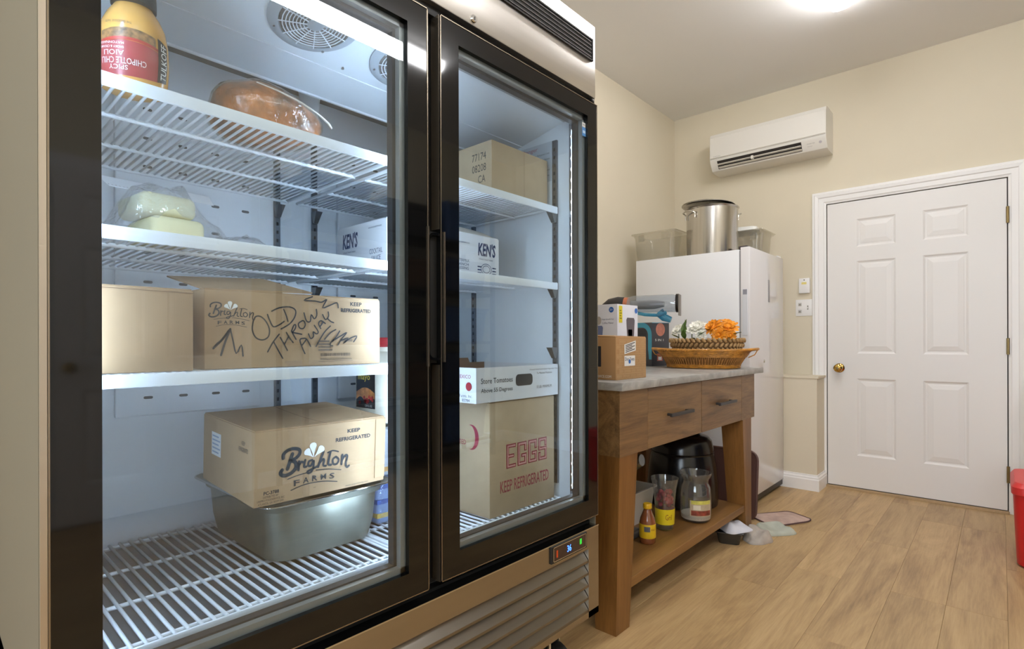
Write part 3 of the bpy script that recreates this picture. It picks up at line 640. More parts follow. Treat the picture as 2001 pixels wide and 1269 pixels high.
BRI = [([(0.0786,0.1003),(0.073,0.0839),(0.0685,0.0695)],0.0058),([(0.0587,0.0938),(0.0594,0.1022),(0.0686,0.1094),(0.082,0.1111),(0.0937,0.1068),(0.0944,0.0979),(0.0853,0.0894),(0.0741,0.0869)],0.0054),([(0.0741,0.0869),(0.0852,0.0814),(0.0868,0.0695),(0.0762,0.0594),(0.0619,0.0566),(0.0536,0.0625),(0.0571,0.0693)],0.006),([(0.0936,0.0815),(0.0927,0.063)],0.004),([(0.0927,0.0707),(0.0977,0.0793),(0.1023,0.0785)],0.0038),([(0.1074,0.0825),(0.1051,0.0685),(0.1104,0.0676)],0.0038),([(0.1234,0.0799),(0.1158,0.0778),(0.1146,0.0691),(0.121,0.068),(0.1269,0.0782),(0.1257,0.0605),(0.1186,0.0521),(0.1127,0.0561),(0.1352,0.0633)],0.0036),([(0.1499,0.0938),(0.1437,0.0788),(0.1376,0.0622)],0.004),([(0.1405,0.0692),(0.1486,0.0776),(0.1518,0.0741),(0.1498,0.0637),(0.1559,0.0613)],0.0036),([(0.1666,0.0912),(0.1616,0.0656),(0.1683,0.0615)],0.004),([(0.1597,0.0904),(0.1722,0.0931),(0.1861,0.0887)],0.0029),([(0.1802,0.078),(0.1726,0.073),(0.1746,0.0622),(0.1834,0.0619),(0.1873,0.0706),(0.1802,0.078)],0.0036),([(0.1963,0.0796),(0.1945,0.0584)],0.004),([(0.195,0.067),(0.2034,0.0773),(0.2091,0.0748),(0.2054,0.0582),(0.2085,0.0494),(0.2138,0.052)],0.0038),([(0.0695,0.0476),(0.0908,0.0519),(0.1127,0.0539)],0.002),([(0.1328,0.0558),(0.162,0.0529),(0.1937,0.0457)],0.002),([(0.0772,0.0223),(0.1091,0.029),(0.1497,0.0278),(0.1846,0.0206)],0.002)]

# ------------------------------------------------------------------ cartons and food in the cooler
def rrect(hx, hy, r, n=5):
    P = []
    for sx, sy, a in ((1, -1, 270), (1, 1, 0), (-1, 1, 90), (-1, -1, 180)):
        for k in range(n + 1): P.append((sx * (hx - r) + r * math.cos(R(a + 90 * k / n)), sy * (hy - r) + r * math.sin(R(a + 90 * k / n))))
    return P
def loft(rings, close_bottom=True, close_top=False):
    n = len(rings[0]); b = MB(); b.v = [v for r_ in rings for v in r_]
    for i in range(len(rings) - 1):
        for k in range(n): b.f.append((i * n + k, i * n + (k + 1) % n, (i + 1) * n + (k + 1) % n, (i + 1) * n + k))
    if close_bottom: b.f.append(tuple(range(n - 1, -1, -1)))
    if close_top: b.f.append(tuple((len(rings) - 1) * n + k for k in range(n)))
    return b
def carton(name, label, cat, x1, y0, y1, z0, z1, depth, mat, ry=0.0, group=None, flaps=True, gap=.0015):
    """front face at x = x1 (facing +x); local origin at the front bottom edge, y from y0; returns thing and its faces"""
    t = thing(name, label, cat, (x1, y0, z0), 0, group, ry)
    w_, h_, D = y1 - y0, z1 - z0, depth
    MB().rbox(-D, 0, 0, w_, 0, h_, .0022, 2).build('body', mat, t, 40, local=True)
    if flaps:
        MB().box(-D + .003, -.003, .002, w_ - .002, h_ + .0001, h_ + .0025).build('top_flap', mat, t, local=True)
    front = Face((0, 0, 0), (0, 1, 0), (0, 0, 1)); left = Face((-D, 0, 0), (1, 0, 0), (0, 0, 1))
    return t, front, left, w_, h_, D
def brighton(t, face, mat=None, ox=0, oz=0, sc=1.0, sq=1.0, cap_w=1.0):
    ik = mat or ink; b = MB()
    pf = lambda a, c, e=.0007: face.p(ox + a * sc, oz + c * sc * sq, e)
    for k, (pts, wd) in enumerate(BRI):
        ribbon(b, smoothpts(pts, 4), wd * (1.35 if wd > .003 else 1.1) * (sc if sc == 1 else sc * 1.3), face, .0007, True, pf)
    b.build('script_logo', ik, t, local=True)
    for k, ch in enumerate('FARMS'):
        c0 = .083 + k * .0205; lift = .0035 - .0011 * (k - 2) ** 2 * .6
        text('logo_letter', ch, None, c0, .029 + lift, .0130, .0125, ik, t, .006 if ch == 'M' else .018, fn=pf)
    lf = MB()
    for (bx_, bz_, tx, tz, wd) in ((.1265, .086, .1245, .118, .0085), (.1255, .086, .1075, .104, .0085), (.1285, .086, .1490, .106, .0085)):
        d = Vector((tx - bx_, tz - bz_)); n = Vector((-d.y, d.x)).normalized()
        prof = [(0, .05), (.25, .22), (.5, .55), (.75, .95), (.9, .85), (1, .35)]
        P = [Vector((bx_, bz_)) + d * s + n * wd * v for s, v in prof] + [Vector((bx_, bz_)) + d * s - n * wd * v for s, v in prof[::-1]]
        lf.add([pf(q.x, q.y, .0009) for q in P], [tuple(range(len(P)))])
    lf.build('logo_leaves', white_ink, t, local=True)

# produce box on the hotel pan
bx1, ff, lf_, w_, h_, D = carton('produce_carton', 'closed brown carton printed with a script logo, resting on the steel pan', 'box', -1.120, .459, .770, .7165, .871, .285, card, ry=R(3.0))
brighton(bx1, ff)
text('print_line', 'KEEP', ff, .208, .1285, .033, .0085, ink, bx1, .03); text('print_line', 'REFRIGERATED', ff, .179, .1110, .090, .0090, ink, bx1, .03)
text('print_line', 'PC-3788', ff, .0195, .0230, .032, .0075, ink, bx1, .03); text('print_line', 'DISTRIBUTED BY', ff, .0185, .0165, .032, .0045, ink, bx1)
text('print_line', 'UNIPRO FOODSERVICE, INC', ff, .0065, .0095, .057, .0050, ink, bx1); text('print_line', 'ATLANTA, GA 30339 USA', ff, .0085, .0030, .053, .0050, ink, bx1)
text('print_line', 'www.uniprofoods.com', ff, .206, .0030, .060, .0055, ink, bx1); text('print_line', 'TM', ff, .1270, .0165, .0055, .0025, ink, bx1)
MB().add([ff.p(.283, .012, .002), ff.p(.3095, .012, .002), ff.p(.3095, .1515, .002), ff.p(.283, .1515, .002)], [(0, 1, 2, 3)]).box(-.002, .0018, .283, .3105, .010, .1515).build('glued_flap', card, bx1, local=True)
text('print_line', 'KEEP', lf_, .222, .120, .018, .008, ink, bx1); text('print_line', 'REFRIGERATED', lf_, .208, .106, .048, .009, ink, bx1)
sl = MB(); rect(sl, .055, .070, .055, .052, lf_, .0006); sl.build('shipping_label', paper, bx1, local=True)
sl = MB()
for k in range(5): rect(sl, .060, .076 + k * .009, .038 + .008 * (k % 2), .0035, lf_, .0010)
sl.build('label_print', M('label_blue', (150, 168, 196), .6), bx1, local=True)
sm = MB(); ribbon(sm, smoothpts([(-.285, .165), (-.22, .158), (-.10, .150), (0, .1555)], 3), .0022, Face((0, 0, 0), (1, 0, 0), (0, 1, 0)), .1573); sm.build('flap_seam', card_in, bx1, local=True)

# scribbled carton on the third shelf
bx2, ff, lf_, w_, h_, D = carton('scribbled_carton', 'brown carton with handwriting in black marker, on the third shelf', 'box', -1.080, .356, .733, 1.0035, 1.151, .26, card)
brighton(bx2, ff, ox=-.0201, oz=.0688, sc=.515, sq=.97)
text('print_line', 'KEEP', ff, .2990, .1310, .0290, .0085, ink, bx2, .02); text('print_line', 'REFRIGERATED', ff, .2760, .1165, .0760, .0085, ink, bx2, .03)
mk = MB()
for k, s_ in enumerate(OLD): ribbon(mk, smoothpts([(a, c) for a, c in s_], 3), .0038 if k in (5, 6) else .0028, ff, .0010)
mk.build('marker_writing', marker, bx2, local=True)
sl = MB(); rl = random.Random(5)
for k in range(4): rect(sl, .2225, .050 - k * .0062, .012 + rl.random() * .022, .0038, ff)
for k in range(34): rect(sl, .2275 + k * .0021, .0195, .0006 + rl.random() * .0010, .0068, ff)
for k in range(16): rect(sl, .2740 + k * .0019, .0515, .0010, .0052, ff)
rect(sl, .2265, .0150, .075, .0008, ff); rect(sl, .2265, .0120, .076, .0014, ff); rect(sl, .2225, .0085, .082, .0006, ff)
sl.build('printed_barcode', M('faded_ink', (108, 92, 78), .7), bx2, local=True)
MB().add([(-.02, .004, .1480), (-.02, .22, .1540), (-.22, .20, .1980), (-.24, .006, .1900), (-.02, .004, .1510), (-.02, .22, .1570), (-.22, .20, .2010), (-.24, .006, .1930)], [(0, 1, 2, 3), (7, 6, 5, 4), (0, 4, 5, 1), (1, 5, 6, 2), (2, 6, 7, 3), (3, 7, 4, 0)]).build('raised_flap', card, bx2, local=True)
bx3, ff, lf_, w_, h_, D = carton('plain_carton', 'plain brown carton at the hinge end of the third shelf', 'box', -1.062, .172, .3325, 1.0035, 1.145, .22, card)
cr = MB(); ribbon(cr, [(.002, .139), (.16, .137)], .0012, ff, .0008); cr.build('edge_crease', card_in, bx3, local=True)

# white sauce carton across the second shelf
kx, ff, lf_, w_, h_, D = carton('sauce_carton', 'white sauce carton with navy lettering on the second shelf', 'box', -1.140, .795, 1.203, 1.2415, 1.366, .237, white_card)
def kens(face, a, b, wd, ht):
    text('brand_lettering', "KEN'S", face, a, b, wd, ht, blue_ink, kx, .03, .12)
    text('print_line', 'A Family Owned Company', face, a + wd * .05, b - ht * .32, wd * .8, ht * .16, blue_ink, kx)
kens(lf_, .030, .066, .075, .042); text('print_line', 'COCKTAIL', lf_, .160, .040, .058, .013, blue_ink, kx); text('print_line', 'SAUCE', lf_, .170, .022, .040, .013, blue_ink, kx)
text('print_line', 'www.kensfoodservice.com', lf_, .155, .107, .060, .005, blue_ink, kx); text('print_line', 'www.kensfoodservice.com', ff, .010, .109, .06, .005, blue_ink, kx)
text('print_line', 'COCKTAIL', ff, .014, .050, .07, .014, blue_ink, kx)
kens(ff, .318, .066, .074, .040)
text('print_line', 'BUTTERMILK', ff, .225, .042, .058, .008, blue_ink, kx); text('print_line', 'RANCH', ff, .235, .031, .045, .008, blue_ink, kx); text('print_line', 'DRESSING', ff, .230, .020, .050, .008, blue_ink, kx); text('print_line', 'www.kensfoodservice.com', ff, .240, .096, .044, .005, blue_ink, kx)
sl = MB()
for q in (0, .007):
    ribbon(sl, [(.352 + (.022 - q) * math.cos(t * .3142), .028 + (.016 - q * .8) * math.sin(t * .3142)) for t in range(21)], .0016, ff)
for k in range(6): rect(sl, .316 + (.062 if k > 2 else 0), .014 + (k % 3) * .009, .016, .0035, ff)
sl.build('seal_print', blue_ink, kx, local=True)
MB().add([(-.006, .13, .1245), (-.006, .405, .1245), (-.075, .40, .155), (-.075, .14, .165), (-.006, .13, .127), (-.006, .405, .127), (-.075, .40, .1575), (-.075, .14, .1675)], [(0, 1, 2, 3), (7, 6, 5, 4), (0, 4, 5, 1), (1, 5, 6, 2), (2, 6, 7, 3), (3, 7, 4, 0)]).build('raised_flap', M('white_carton_inside', (206, 200, 188), .7), kx, local=True)

# open brown tray box on the upper shelf
tb = thing('open_carton', 'open-topped brown carton stamped with numbers, on the top shelf', 'box', (-1.080, 1.110, 1.4835))
def open_box(t, w_, D, h_, th, mat, inner, tabs=()):
    MB().box(-th, 0, 0, w_, 0, h_).build('front_wall', mat, t, local=True)
    MB().box(-D, -th, 0, th, 0, h_).build('side_wall', mat, t, local=True); MB().box(-D, -th, w_ - th, w_, 0, h_).build('side_wall', mat, t, local=True)
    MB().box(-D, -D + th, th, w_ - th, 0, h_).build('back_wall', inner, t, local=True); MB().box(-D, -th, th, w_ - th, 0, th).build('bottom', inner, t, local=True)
open_box(tb, .256, .27, .150, .004, card_pale, card_in)
lf_ = Face((-.27, 0, 0), (1, 0, 0), (0, 0, 1))
for k, s_ in enumerate(('77174', '08208', 'CA')): text('stamp', s_, lf_, .190 if k < 2 else .215, .100 - k * .033, .058 if k < 2 else .030, .022, ink, tb)
ff = Face((0, 0, 0), (0, 1, 0), (0, 0, 1)); cr = MB(); ribbon(cr, [(.142, .002), (.142, .148)], .0012, ff); cr.build('edge_crease', card_in, tb, local=True)

# tomato tray on the egg carton
tt = thing('tomato_tray', 'white tomato tray with a hand hole, on the egg carton', 'box', (-1.043, 1.010, .8865))
open_box(tt, .361, .33, .096, .004, white_card, card_in)
for y in (.075, .255): MB().prism([(y - .03, .096), (y + .03, .096), (y + .022, .112), (y - .022, .112)], lambda q, t: (t, q[0], q[1]), -.33, -.326).build('stacking_tab', card_in, tt, local=True)
for y in (.10,): MB().prism([(y - .03, .096), (y + .03, .096), (y + .022, .110), (y - .022, .110)], lambda q, t: (-.33 + q[0] + .06, t, q[1]), .0, .004).build('stacking_tab', card_in, tt, local=True)
ff = Face((0, 0, 0), (0, 1, 0), (0, 0, 1)); lf_ = Face((-.33, 0, 0), (1, 0, 0), (0, 0, 1))
tk = M('tray_ink', (44, 44, 48), .6)
text('print_line', 'Store Tomatoes', ff, .018, .052, .128, .0150, tk, tt, .006); text('print_line', 'Above 55 Degrees', ff, .018, .024, .128, .0150, tk, tt, .006)
text('print_line', 'Coated With Food-Grade Vegetable Wax', ff, .222, .0800, .136, .0055, tk, tt); text('print_line', 'To Maintain Freshness', ff, .255, .0690, .075, .0055, tk, tt); text('print_line', '15 LB. MINIMUM', ff, .255, .026, .072, .0080, tk, tt, 0)
hh = stad(.160, .234, .040, .070, .014); hb = MB(); hb.add([ff.p(.197 + a, .055 + c, .0008) for a, c in rrect(.038, .017, .012)], [tuple(range(24))]); hb.build('hand_hole', M('hole_dark', (40, 40, 44), .9), tt, local=True)
text('print_line', 'MEXICO', lf_, .255, .067, .055, .010, red_ink, tt, .006); b = MB(); disc(b, (.302, .045), .012, lf_, .0007); b.build('tomato_mark', M('tomato_red', (150, 44, 52), .5), tt, local=True)
text('print_line', 'Farms, Inc.', lf_, .265, .014, .05, .009, tk, tt); text('print_line', '85784', lf_, .275, .003, .03, .008, tk, tt)

# egg carton
ex, ff, lf_, w_, h_, D = carton('egg_carton', 'tall brown egg carton with dark red lettering on the cooler floor', 'box', -1.050, 1.068, 1.360, .5608, .8830, .30, card_pale)
E_ = {'E': [[(1, 1), (0, 1), (0, 0), (1, 0)], [(0, .5), (.75, .5)]], 'G': [[(1, .70), (1, 1), (0, 1), (0, 0), (1, 0), (1, .40), (.55, .40)]], 'S': [[(1, .74), (1, 1), (0, 1), (0, .52), (1, .52), (1, 0), (0, 0), (0, .26)]]}
b1, b2 = MB(), MB()
for k, ch in enumerate('EGGS'):
    x0 = .073 + k * .048; z0 = .134
    for path in E_[ch]:
        pts = [(x0 + .030 * a, z0 + .058 * c) for a, c in path]
        for i in range(len(pts) - 1):
            for bb, wd, e in ((b1, .0110, .0007), (b2, .0048, .0010)):
                p, q = Vector(pts[i]), Vector(pts[i + 1]); d = (q - p).normalized() * wd / 2
                ribbon(bb, [tuple(p - d), tuple(q + d)], wd, ff, e + .00006 * i + (.0006 if bb is b2 else 0), False)
b1.build('block_letters', red_ink, ex, local=True); b2.build('letter_inlay', M('letter_inlay', (196, 140, 136), .75), ex, local=True)
text('print_line', 'KEEP REFRIGERATED', ff, .042, .062, .220, .034, red_ink, ex, .012)
cr = MB(); P1 = [(.228 + .030 * math.cos(t), .220 + .036 * math.sin(t)) for t in [R(-100 + 200 * k / 20) for k in range(21)]]; P2 = [(.2215 + .022 * math.cos(t), .220 + .034 * math.sin(t)) for t in [R(100 - 200 * k / 20) for k in range(21)]]
n1 = len(P1); cr.add([lf_.p(a, c, .0008) for a, c in P1] + [lf_.p(a, c, .0008) for a, c in P2[::-1]], [(i, i + 1, n1 + i + 1, n1 + i) for i in range(n1 - 1)]); cr.build('crescent_mark', red_ink, ex, local=True)
text('print_line', 'REFRIGERATED', lf_, .095, .196, .110, .014, red_ink, ex, .006)

# steel hotel pan
pn = thing('hotel_pan', 'deep stained steel hotel pan on the cooler floor rack', 'pan', (-1.36, .655, .5608))
pan_m = M('pan_steel', (150, 150, 138), 0.36, 0.9, var=0.16, vscale=10, rvar=0.08)
prof = [(.170, .112, .05, 0), (.186, .128, .05, .006), (.194, .136, .048, .05), (.198, .140, .045, .118), (.206, .148, .045, .121), (.210, .152, .045, .138)]
inn = [(hx - .0015, hy - .0015, r, z) for hx, hy, r, z in prof[::-1]]
rg = [[(x, y, z) for x, y in rrect(hx, hy, r)] for hx, hy, r, z in prof] + [[(x, y, .141) for x, y in rrect(.222, .164, .035)], [(x, y, .1435) for x, y in rrect(.222, .164, .035)]] + [[(x, y, max(.002, z)) for x, y in rrect(hx, hy, r)] for hx, hy, r, z in inn]
loft(rg, True, True).build('pan_body', pan_m, pn, 35, local=True)
MB().tube([(x, y, .1415) for x, y in rrect(.223, .165, .035)], .0028, 6, True).build('rolled_rim', polished, pn, 60, local=True)

# dressing jug on a wrapped pack
pk = thing('wrapped_pack', 'shrink-wrapped blue and yellow grocery pack under the white jug', 'grocery pack', (-1.34, .942, .5608))
MB().rbox(-.12, .10, -.11, .10, 0, .125, .012, 3).build('lower_case', M('pack_blue', (118, 142, 182), .4, var=.2, vscale=14), pk, 40, local=True)
MB().rbox(-.115, .095, -.105, .095, .126, .255, .012, 3).build('upper_case', M('pack_white', (196, 198, 202), .4, var=.12, vscale=10), pk, 40, local=True)
for z, c, n_ in ((.018, (206, 176, 96), 'pack_yellow'), (.055, (60, 92, 160), 'pack_navy'), (.095, (60, 92, 160), 'pack_navy'), (.140, (214, 160, 80), 'pack_orange')):
    hx = .1005 if z < .126 else .0955
    MB().box(-.12, hx, -.1105, -.09, z, z + .012).box(hx - .01, hx + .0008, -.10, .09, z, z + .012).build('printed_band', M(n_, c, .4), pk, local=True)
loft([[(x - .01 + .003 * math.sin(9 * y), y, z + .002 * math.sin(31 * x)) for x, y in rrect(.115, .112, .02)] for z in (.002, .12, .20, .262)], False, False).build('plastic_wrap', clear('film', (250, 252, 255), .06, .12, .06, bump=.6, bscale=40), pk, 40, local=True)
jg = thing('dressing_jug', 'cream plastic jug with red cap and picture label behind the brown carton', 'jug', (-1.33, .932, .8235))
jm = M('jug_plastic', (226, 222, 204), .4, sub=.1)
loft([[(x, y, z) for x, y in rrect(hx, hx, r)] for hx, r, z in ((.060, .03, 0), (.074, .035, .006), (.077, .035, .03), (.077, .035, .150), (.070, .04, .172), (.052, .045, .195), (.044, .043, .203), (.044, .043, .222))], True, True).build('body', jm, jg, 40, local=True)
MB().lathe([(.047, .216), (.048, .218), (.048, .240), (.045, .243), (0, .243)], (0, 0, 0), 28).build('cap', M('cap_red', (164, 40, 46), .4), jg, 40, local=True)
jl = Face((.077, -.077, 0), (0, 1, 0), (0, 0, 1)); ll = Face((-.077, -.077, 0), (1, 0, 0), (0, 0, 1))
for fc, nm in ((jl, 'label'), (ll, 'label')):
    b = MB(); rect(b, .030, .044, .094, .100, fc, .0008); lb = b.build(nm, M('label_black', (34, 30, 32), .35), jg, local=True)
    b = MB(); b.add([fc.p(.032 + .09 * k / 10, .088 + .014 * math.sin(math.pi * k / 10), .0012) for k in range(11)] + [fc.p(.122 - .09 * k / 10, .070 + .006 * math.sin(k), .0012) for k in range(11)], [tuple(range(22))]); b.build('sandwich_picture', M('sandwich', (206, 140, 84), .5, var=.4, vscale=60), lb, local=True)
    b = MB()
    rr_ = random.Random(2)
    for k in range(14): disc(b, (.045 + rr_.random() * .07, .058 + rr_.random() * .018), .005, fc, .0014, 8)
    b.build('filling_picture', M('filling', (176, 52, 48), .5, var=.6, vscale=90), lb, local=True)
    text('label_word', 'mayo', fc, .040, .118, .06, .018, M('label_yellow', (226, 206, 70), .4), lb, .01, e=.0012)
    text('label_word', '128 FL OZ', fc, .075, .048, .035, .006, white_ink, lb, e=.0014)

# inverted sauce bottle
bt = thing('sauce_bottle', 'orange chipotle sauce bottle with black cap on the top shelf', 'bottle', (-1.108, .2555, 1.4825), R(-21))
bm_ = M('aioli', (214, 160, 84), .25, coat=.6, var=.05, vscale=60)
bp_ = [(.036, 0), (.042, .003), (.045, .02), (.047, .05), (.046, .085), (.042, .112), (.035, .130), (.028, .142), (.026, .146), (.024, .150)]
MB().lathe(bp_, (0, 0, 0), 36, 'Z', .88, 1.10).build('body', bm_, bt, 50, local=True)
MB().lathe([(.028, .146), (.033, .147), (.0335, .152), (.032, .19), (.029, .194), (0, .195)], (0, 0, 0), 32).build('cap', M('speckled_cap', (46, 46, 46), .45, var=.3, vscale=300), bt, 40, local=True)
def brad(z):
    for i in range(len(bp_) - 1):
        if bp_[i][1] <= z <= bp_[i + 1][1]:
            t = (z - bp_[i][1]) / (bp_[i + 1][1] - bp_[i][1]); return bp_[i][0] * (1 - t) + bp_[i + 1][0] * t
    return .024
def bfn(a, z, e=.0006):   # a = arc coordinate in metres around the front (facing +x)
    r_ = brad(z) + e; th = a / .040
    return Vector((r_ * .88 * math.cos(th), r_ * 1.10 * math.sin(th), z))
def bpatch(name, a0, a1, zf0, zf1, mat, par, e, n=14, m_=12):
    b = MB(); V = []
    for i in range(m_ + 1):
        for j in range(n + 1):
            a = a0 + (a1 - a0) * j / n; z = zf0(a) + (zf1(a) - zf0(a)) * i / m_; V.append(bfn(a, z, e))
    b.add(V, [(i * (n + 1) + j, i * (n + 1) + j + 1, (i + 1) * (n + 1) + j + 1, (i + 1) * (n + 1) + j) for i in range(m_) for j in range(n)])
    return b.build(name, mat, par, 60, local=True)
cv = lambda c, k: (lambda a: c - k * (a / .045) ** 2)
lab = bpatch('label', -.046, .036, cv(.014, -.004), cv(.072, .010), M('label_maroon', (156, 56, 60), .35), bt, .0006)
bpatch('label_side', .033, .050, cv(.014, -.005), cv(.098, .012), M('label_charcoal', (44, 40, 42), .35), bt, .0010)
bpatch('label_picture', -.036, .030, cv(.074, .008), cv(.094, .012), M('burger_picture', (132, 96, 60), .4, var=.7, vscale=110), bt, .0006)
bpatch('label_band', -.046, .036, cv(.0725, .010), cv(.0775, .010), M('label_red', (170, 50, 42), .4), bt, .0009)
lw = M('label_white', (228, 214, 210), .4)
for s_, a, z, wd, ht in (('SPICY', -.024, .0225, .022, .0075), ('CHIPOTLE CHILI', -.034, .032, .052, .0100), ('AIOLI', -.030, .045, .024, .0085), ('SMOKY & CREAMY', -.036, .0565, .03, .004), ('MAYONNAISE', -.036, .0635, .03, .004)):
    text('label_word', s_, None, a, z, wd, ht, lw, bt, .004, flip=True, e=.0016, fn=bfn)
text('label_word', 'THE DELICIOUS TASTE', None, -.032, .101, .034, .004, ink, bt, flip=True, e=.0012, fn=bfn)
text('label_side_word', 'TULKOFF', None, 0, 0, .062, .010, white_ink, bt, .004, fn=lambda a, b, e=.0014: bfn(.047 - b, .022 + a, .0016))

# bagged roast
hm = thing('wrapped_roast', 'brown roast meat in a clear bag on the top shelf', 'meat', (-1.185, .515, 1.4825), R(4))
b = MB(); n_, m_ = 28, 14; rh = random.Random(11); ph = [rh.random() * 6 for _ in range(6)]
sg = lambda t: math.copysign(abs(t) ** .72, t)
def hamp(i, j, gr=0.0):
    th = 2 * math.pi * i / n_; f = math.pi * j / m_
    x, y, z = math.sin(f) * math.cos(th), math.sin(f) * math.sin(th), -math.cos(f)
    k = 1 + .06 * math.sin(3 * th + ph[0]) * math.sin(f) + .05 * math.sin(2 * f + 5 * x + ph[1]) + .03 * math.sin(7 * y + 4 * z + ph[2])
    zz = z * (.062 if z > 0 else .054) * (1 - .10 * y)
    return (sg(x) * (.085 + gr) * k, sg(y) * (.108 + gr) * k, max(.0015, .056 + zz * k + gr * z))
def hambody(gr):
    b = MB(); b.v = [hamp(i, j, gr) for j in range(m_ + 1) for i in range(n_)]
    b.f = [(j * n_ + i, j * n_ + (i + 1) % n_, (j + 1) * n_ + (i + 1) % n_, (j + 1) * n_ + i) for j in range(m_) for i in range(n_)]; return b
hambody(0).build('roast', M('roast_skin', (176, 108, 50), .35, var=.75, vscale=20, bump=.4, bscale=60, coat=.5), hm, 60, local=True)
hambody(.004).build('plastic_bag', clear('bag_film', (250, 246, 240), .06, .08, .03, bump=.9, bscale=45), hm, 60, local=True)
sp = [(.086 * math.sin(a), .112 * (a / 1.5 - .0) - .02, .076 + .016 * math.cos(a * 1.2)) for a in [-.7 + k * .15 for k in range(1, 15)]]
MB().tube([(.078, -.06, .092), (.088, -.02, .086), (.091, .03, .078), (.086, .075, .068), (.070, .108, .064), (.06, .122, .060)], [.0012, .0018, .002, .002, .003, .0025], 6).build('bag_seam', M('bag_fold', (224, 216, 206), .3), hm, 60, local=True)

# cheese under film on the second shelf
ch = thing('wrapped_cheese', 'pale yellow cheese blocks under clear film on the second shelf', 'cheese', (-1.225, .325, 1.2415), R(6))
cm = M('cheese', (230, 222, 176), .45, sub=.1, var=.05)
MB().rbox(-.07, .06, -.036, .060, .002, .052, .014, 4).build('cheese_block', cm, ch, 50, local=True)
MB().rbox(-.075, .05, -.050, .048, .053, .096, .014, 4).build('cheese_block', cm, ch, 50, local=True)
film = clear('cling_film', (244, 247, 250), .12, .06, .10, bump=1.0, bscale=28)
b = MB(); n_, m_ = 26, 22; rf = random.Random(4)
def filmz(u_, v_):
    base = .104 * math.exp(-((u_ + .005) / .085) ** 4) * math.exp(-((v_ - .0) / .075) ** 4)
    crin = .010 * math.sin(70 * u_ + 30 * v_) * math.sin(55 * v_ - 20 * u_) + .006 * math.sin(140 * v_ + 3)
    return max(.004, base + .012 + crin + .02 * math.exp(-((v_ - .14) / .05) ** 2))
b.v = [(-.12 + .20 * i / n_, -.115 + .30 * j / m_, filmz(-.12 + .20 * i / n_, -.115 + .30 * j / m_)) for j in range(m_ + 1) for i in range(n_ + 1)]
b.f = [(j * (n_ + 1) + i, j * (n_ + 1) + i + 1, (j + 1) * (n_ + 1) + i + 1, (j + 1) * (n_ + 1) + i) for j in range(m_) for i in range(n_)]
b.build('cling_film', film, ch, 80, local=True)
b = MB()
for k in range(16): b.add([(-.06 + .001 * k, -.06 + k * .0095, .1125 + .018), (-.06 + .001 * k, -.057 + k * .0095, .1125 + .018), (-.035 + .001 * k, -.05 + k * .0095, .1125), (-.035 + .001 * k, -.053 + k * .0095, .1125)], [(0, 1, 2, 3)])
MB().add([(-.075, -.085, .136), (-.072, .125, .136), (-.028, .115, .108), (-.03, -.075, .108), (-.075, -.085, .137), (-.072, .125, .137), (-.028, .115, .109), (-.03, -.075, .109)], [(3, 2, 1, 0), (4, 5, 6, 7), (0, 1, 5, 4), (1, 2, 6, 5), (2, 3, 7, 6), (3, 0, 4, 7)]).build('paper_sheet', M('paper_sheet', (222, 226, 232), .6), ch, local=True)
pr_ = MB()
for k in range(30):
    y = -.075 + k * .0062; ln = .3 + .6 * rf.random()
    pr_.add([(-.034 - .04 * ln * .9, y, .1115 + .028 * ln * .62 + .0004), (-.034 - .04 * ln * .9, y + .0016, .1115 + .028 * ln * .62 + .0004), (-.033, y + .0016, .1118), (-.033, y, .1118)], [(0, 1, 2, 3)])
pp = pr_.build('sheet_print', M('sheet_ink', (120, 128, 142), .6), ch, local=True); pp['kind'] = 'stuff'

# ------------------------------------------------------------------ wooden work table with grey top
TX, TB_, TY0, TY1, TZ = -1.016, -1.70, 1.700, 3.131, .905
tbl_wood = wood('table_wood', [(0.28, (70, 50, 30)), (0.42, (108, 80, 50)), (0.56, (132, 101, 64)), (0.70, (148, 115, 75)), (0.85, (164, 132, 92))], .42, 'Y', 5.0, .05, ringy=2.2, bump=.10)
leg_wood = wood('leg_wood', [(0.28, (84, 54, 22)), (0.45, (118, 79, 36)), (0.62, (140, 97, 48)), (0.8, (158, 115, 62))], .4, 'Z', 4.0, .05, ringy=.8, bump=.08)
def concrete():
    nt = NT('grey_laminate'); b = nt.add('ShaderNodeBsdfPrincipled'); nt.link(b.outputs[0], nt.out.inputs[0])
    tc = nt.add('ShaderNodeTexCoord')
    n1 = nt.add('ShaderNodeTexNoise', i={'Vector': tc.outputs['Object'], 'Scale': 7.0, 'Detail': 8, 'Roughness': .7, 'Distortion': .8})
    co = ramp(nt, n1.outputs[0], [(.3, lin((128, 126, 123))), (.5, lin((160, 158, 154))), (.7, lin((190, 188, 184)))])
    nt.link(co, b.inputs['Base Color']); b.inputs['Roughness'].default_value = .32
    return nt.m
tb = thing('work_table', 'wooden work table with grey stone-look top, two drawers and lower shelf', 'table', (-1.36, 2.41, 0))
MB().rbox(TB_ - .02, TX + .018, TY0 - .012, TY1 + .10, TZ - .030, TZ, .002).build('table_top', concrete(), tb, 40)
AZ0, AZ1 = .634, TZ - .030
MB().box(TX - .02, TX, TY0, 1.908, AZ0, AZ1).build('apron_front', tbl_wood, tb)
MB().box(TX - .02, TX, 2.934, TY1, AZ0, AZ1).build('apron_front', tbl_wood, tb)
MB().box(TB_, TX - .0201, TY0, TY0 + .022, AZ0, AZ1).build('apron_side', tbl_wood, tb); MB().box(TB_, TX - .0201, TY1 - .022, TY1, AZ0, AZ1).build('apron_side', tbl_wood, tb)
MB().box(TB_, TB_ + .02, TY0 + .022, TY1 - .022, AZ0, AZ1).build('apron_back', tbl_wood, tb)
pull_m = M('pull_metal', (74, 72, 72), .35, .8)
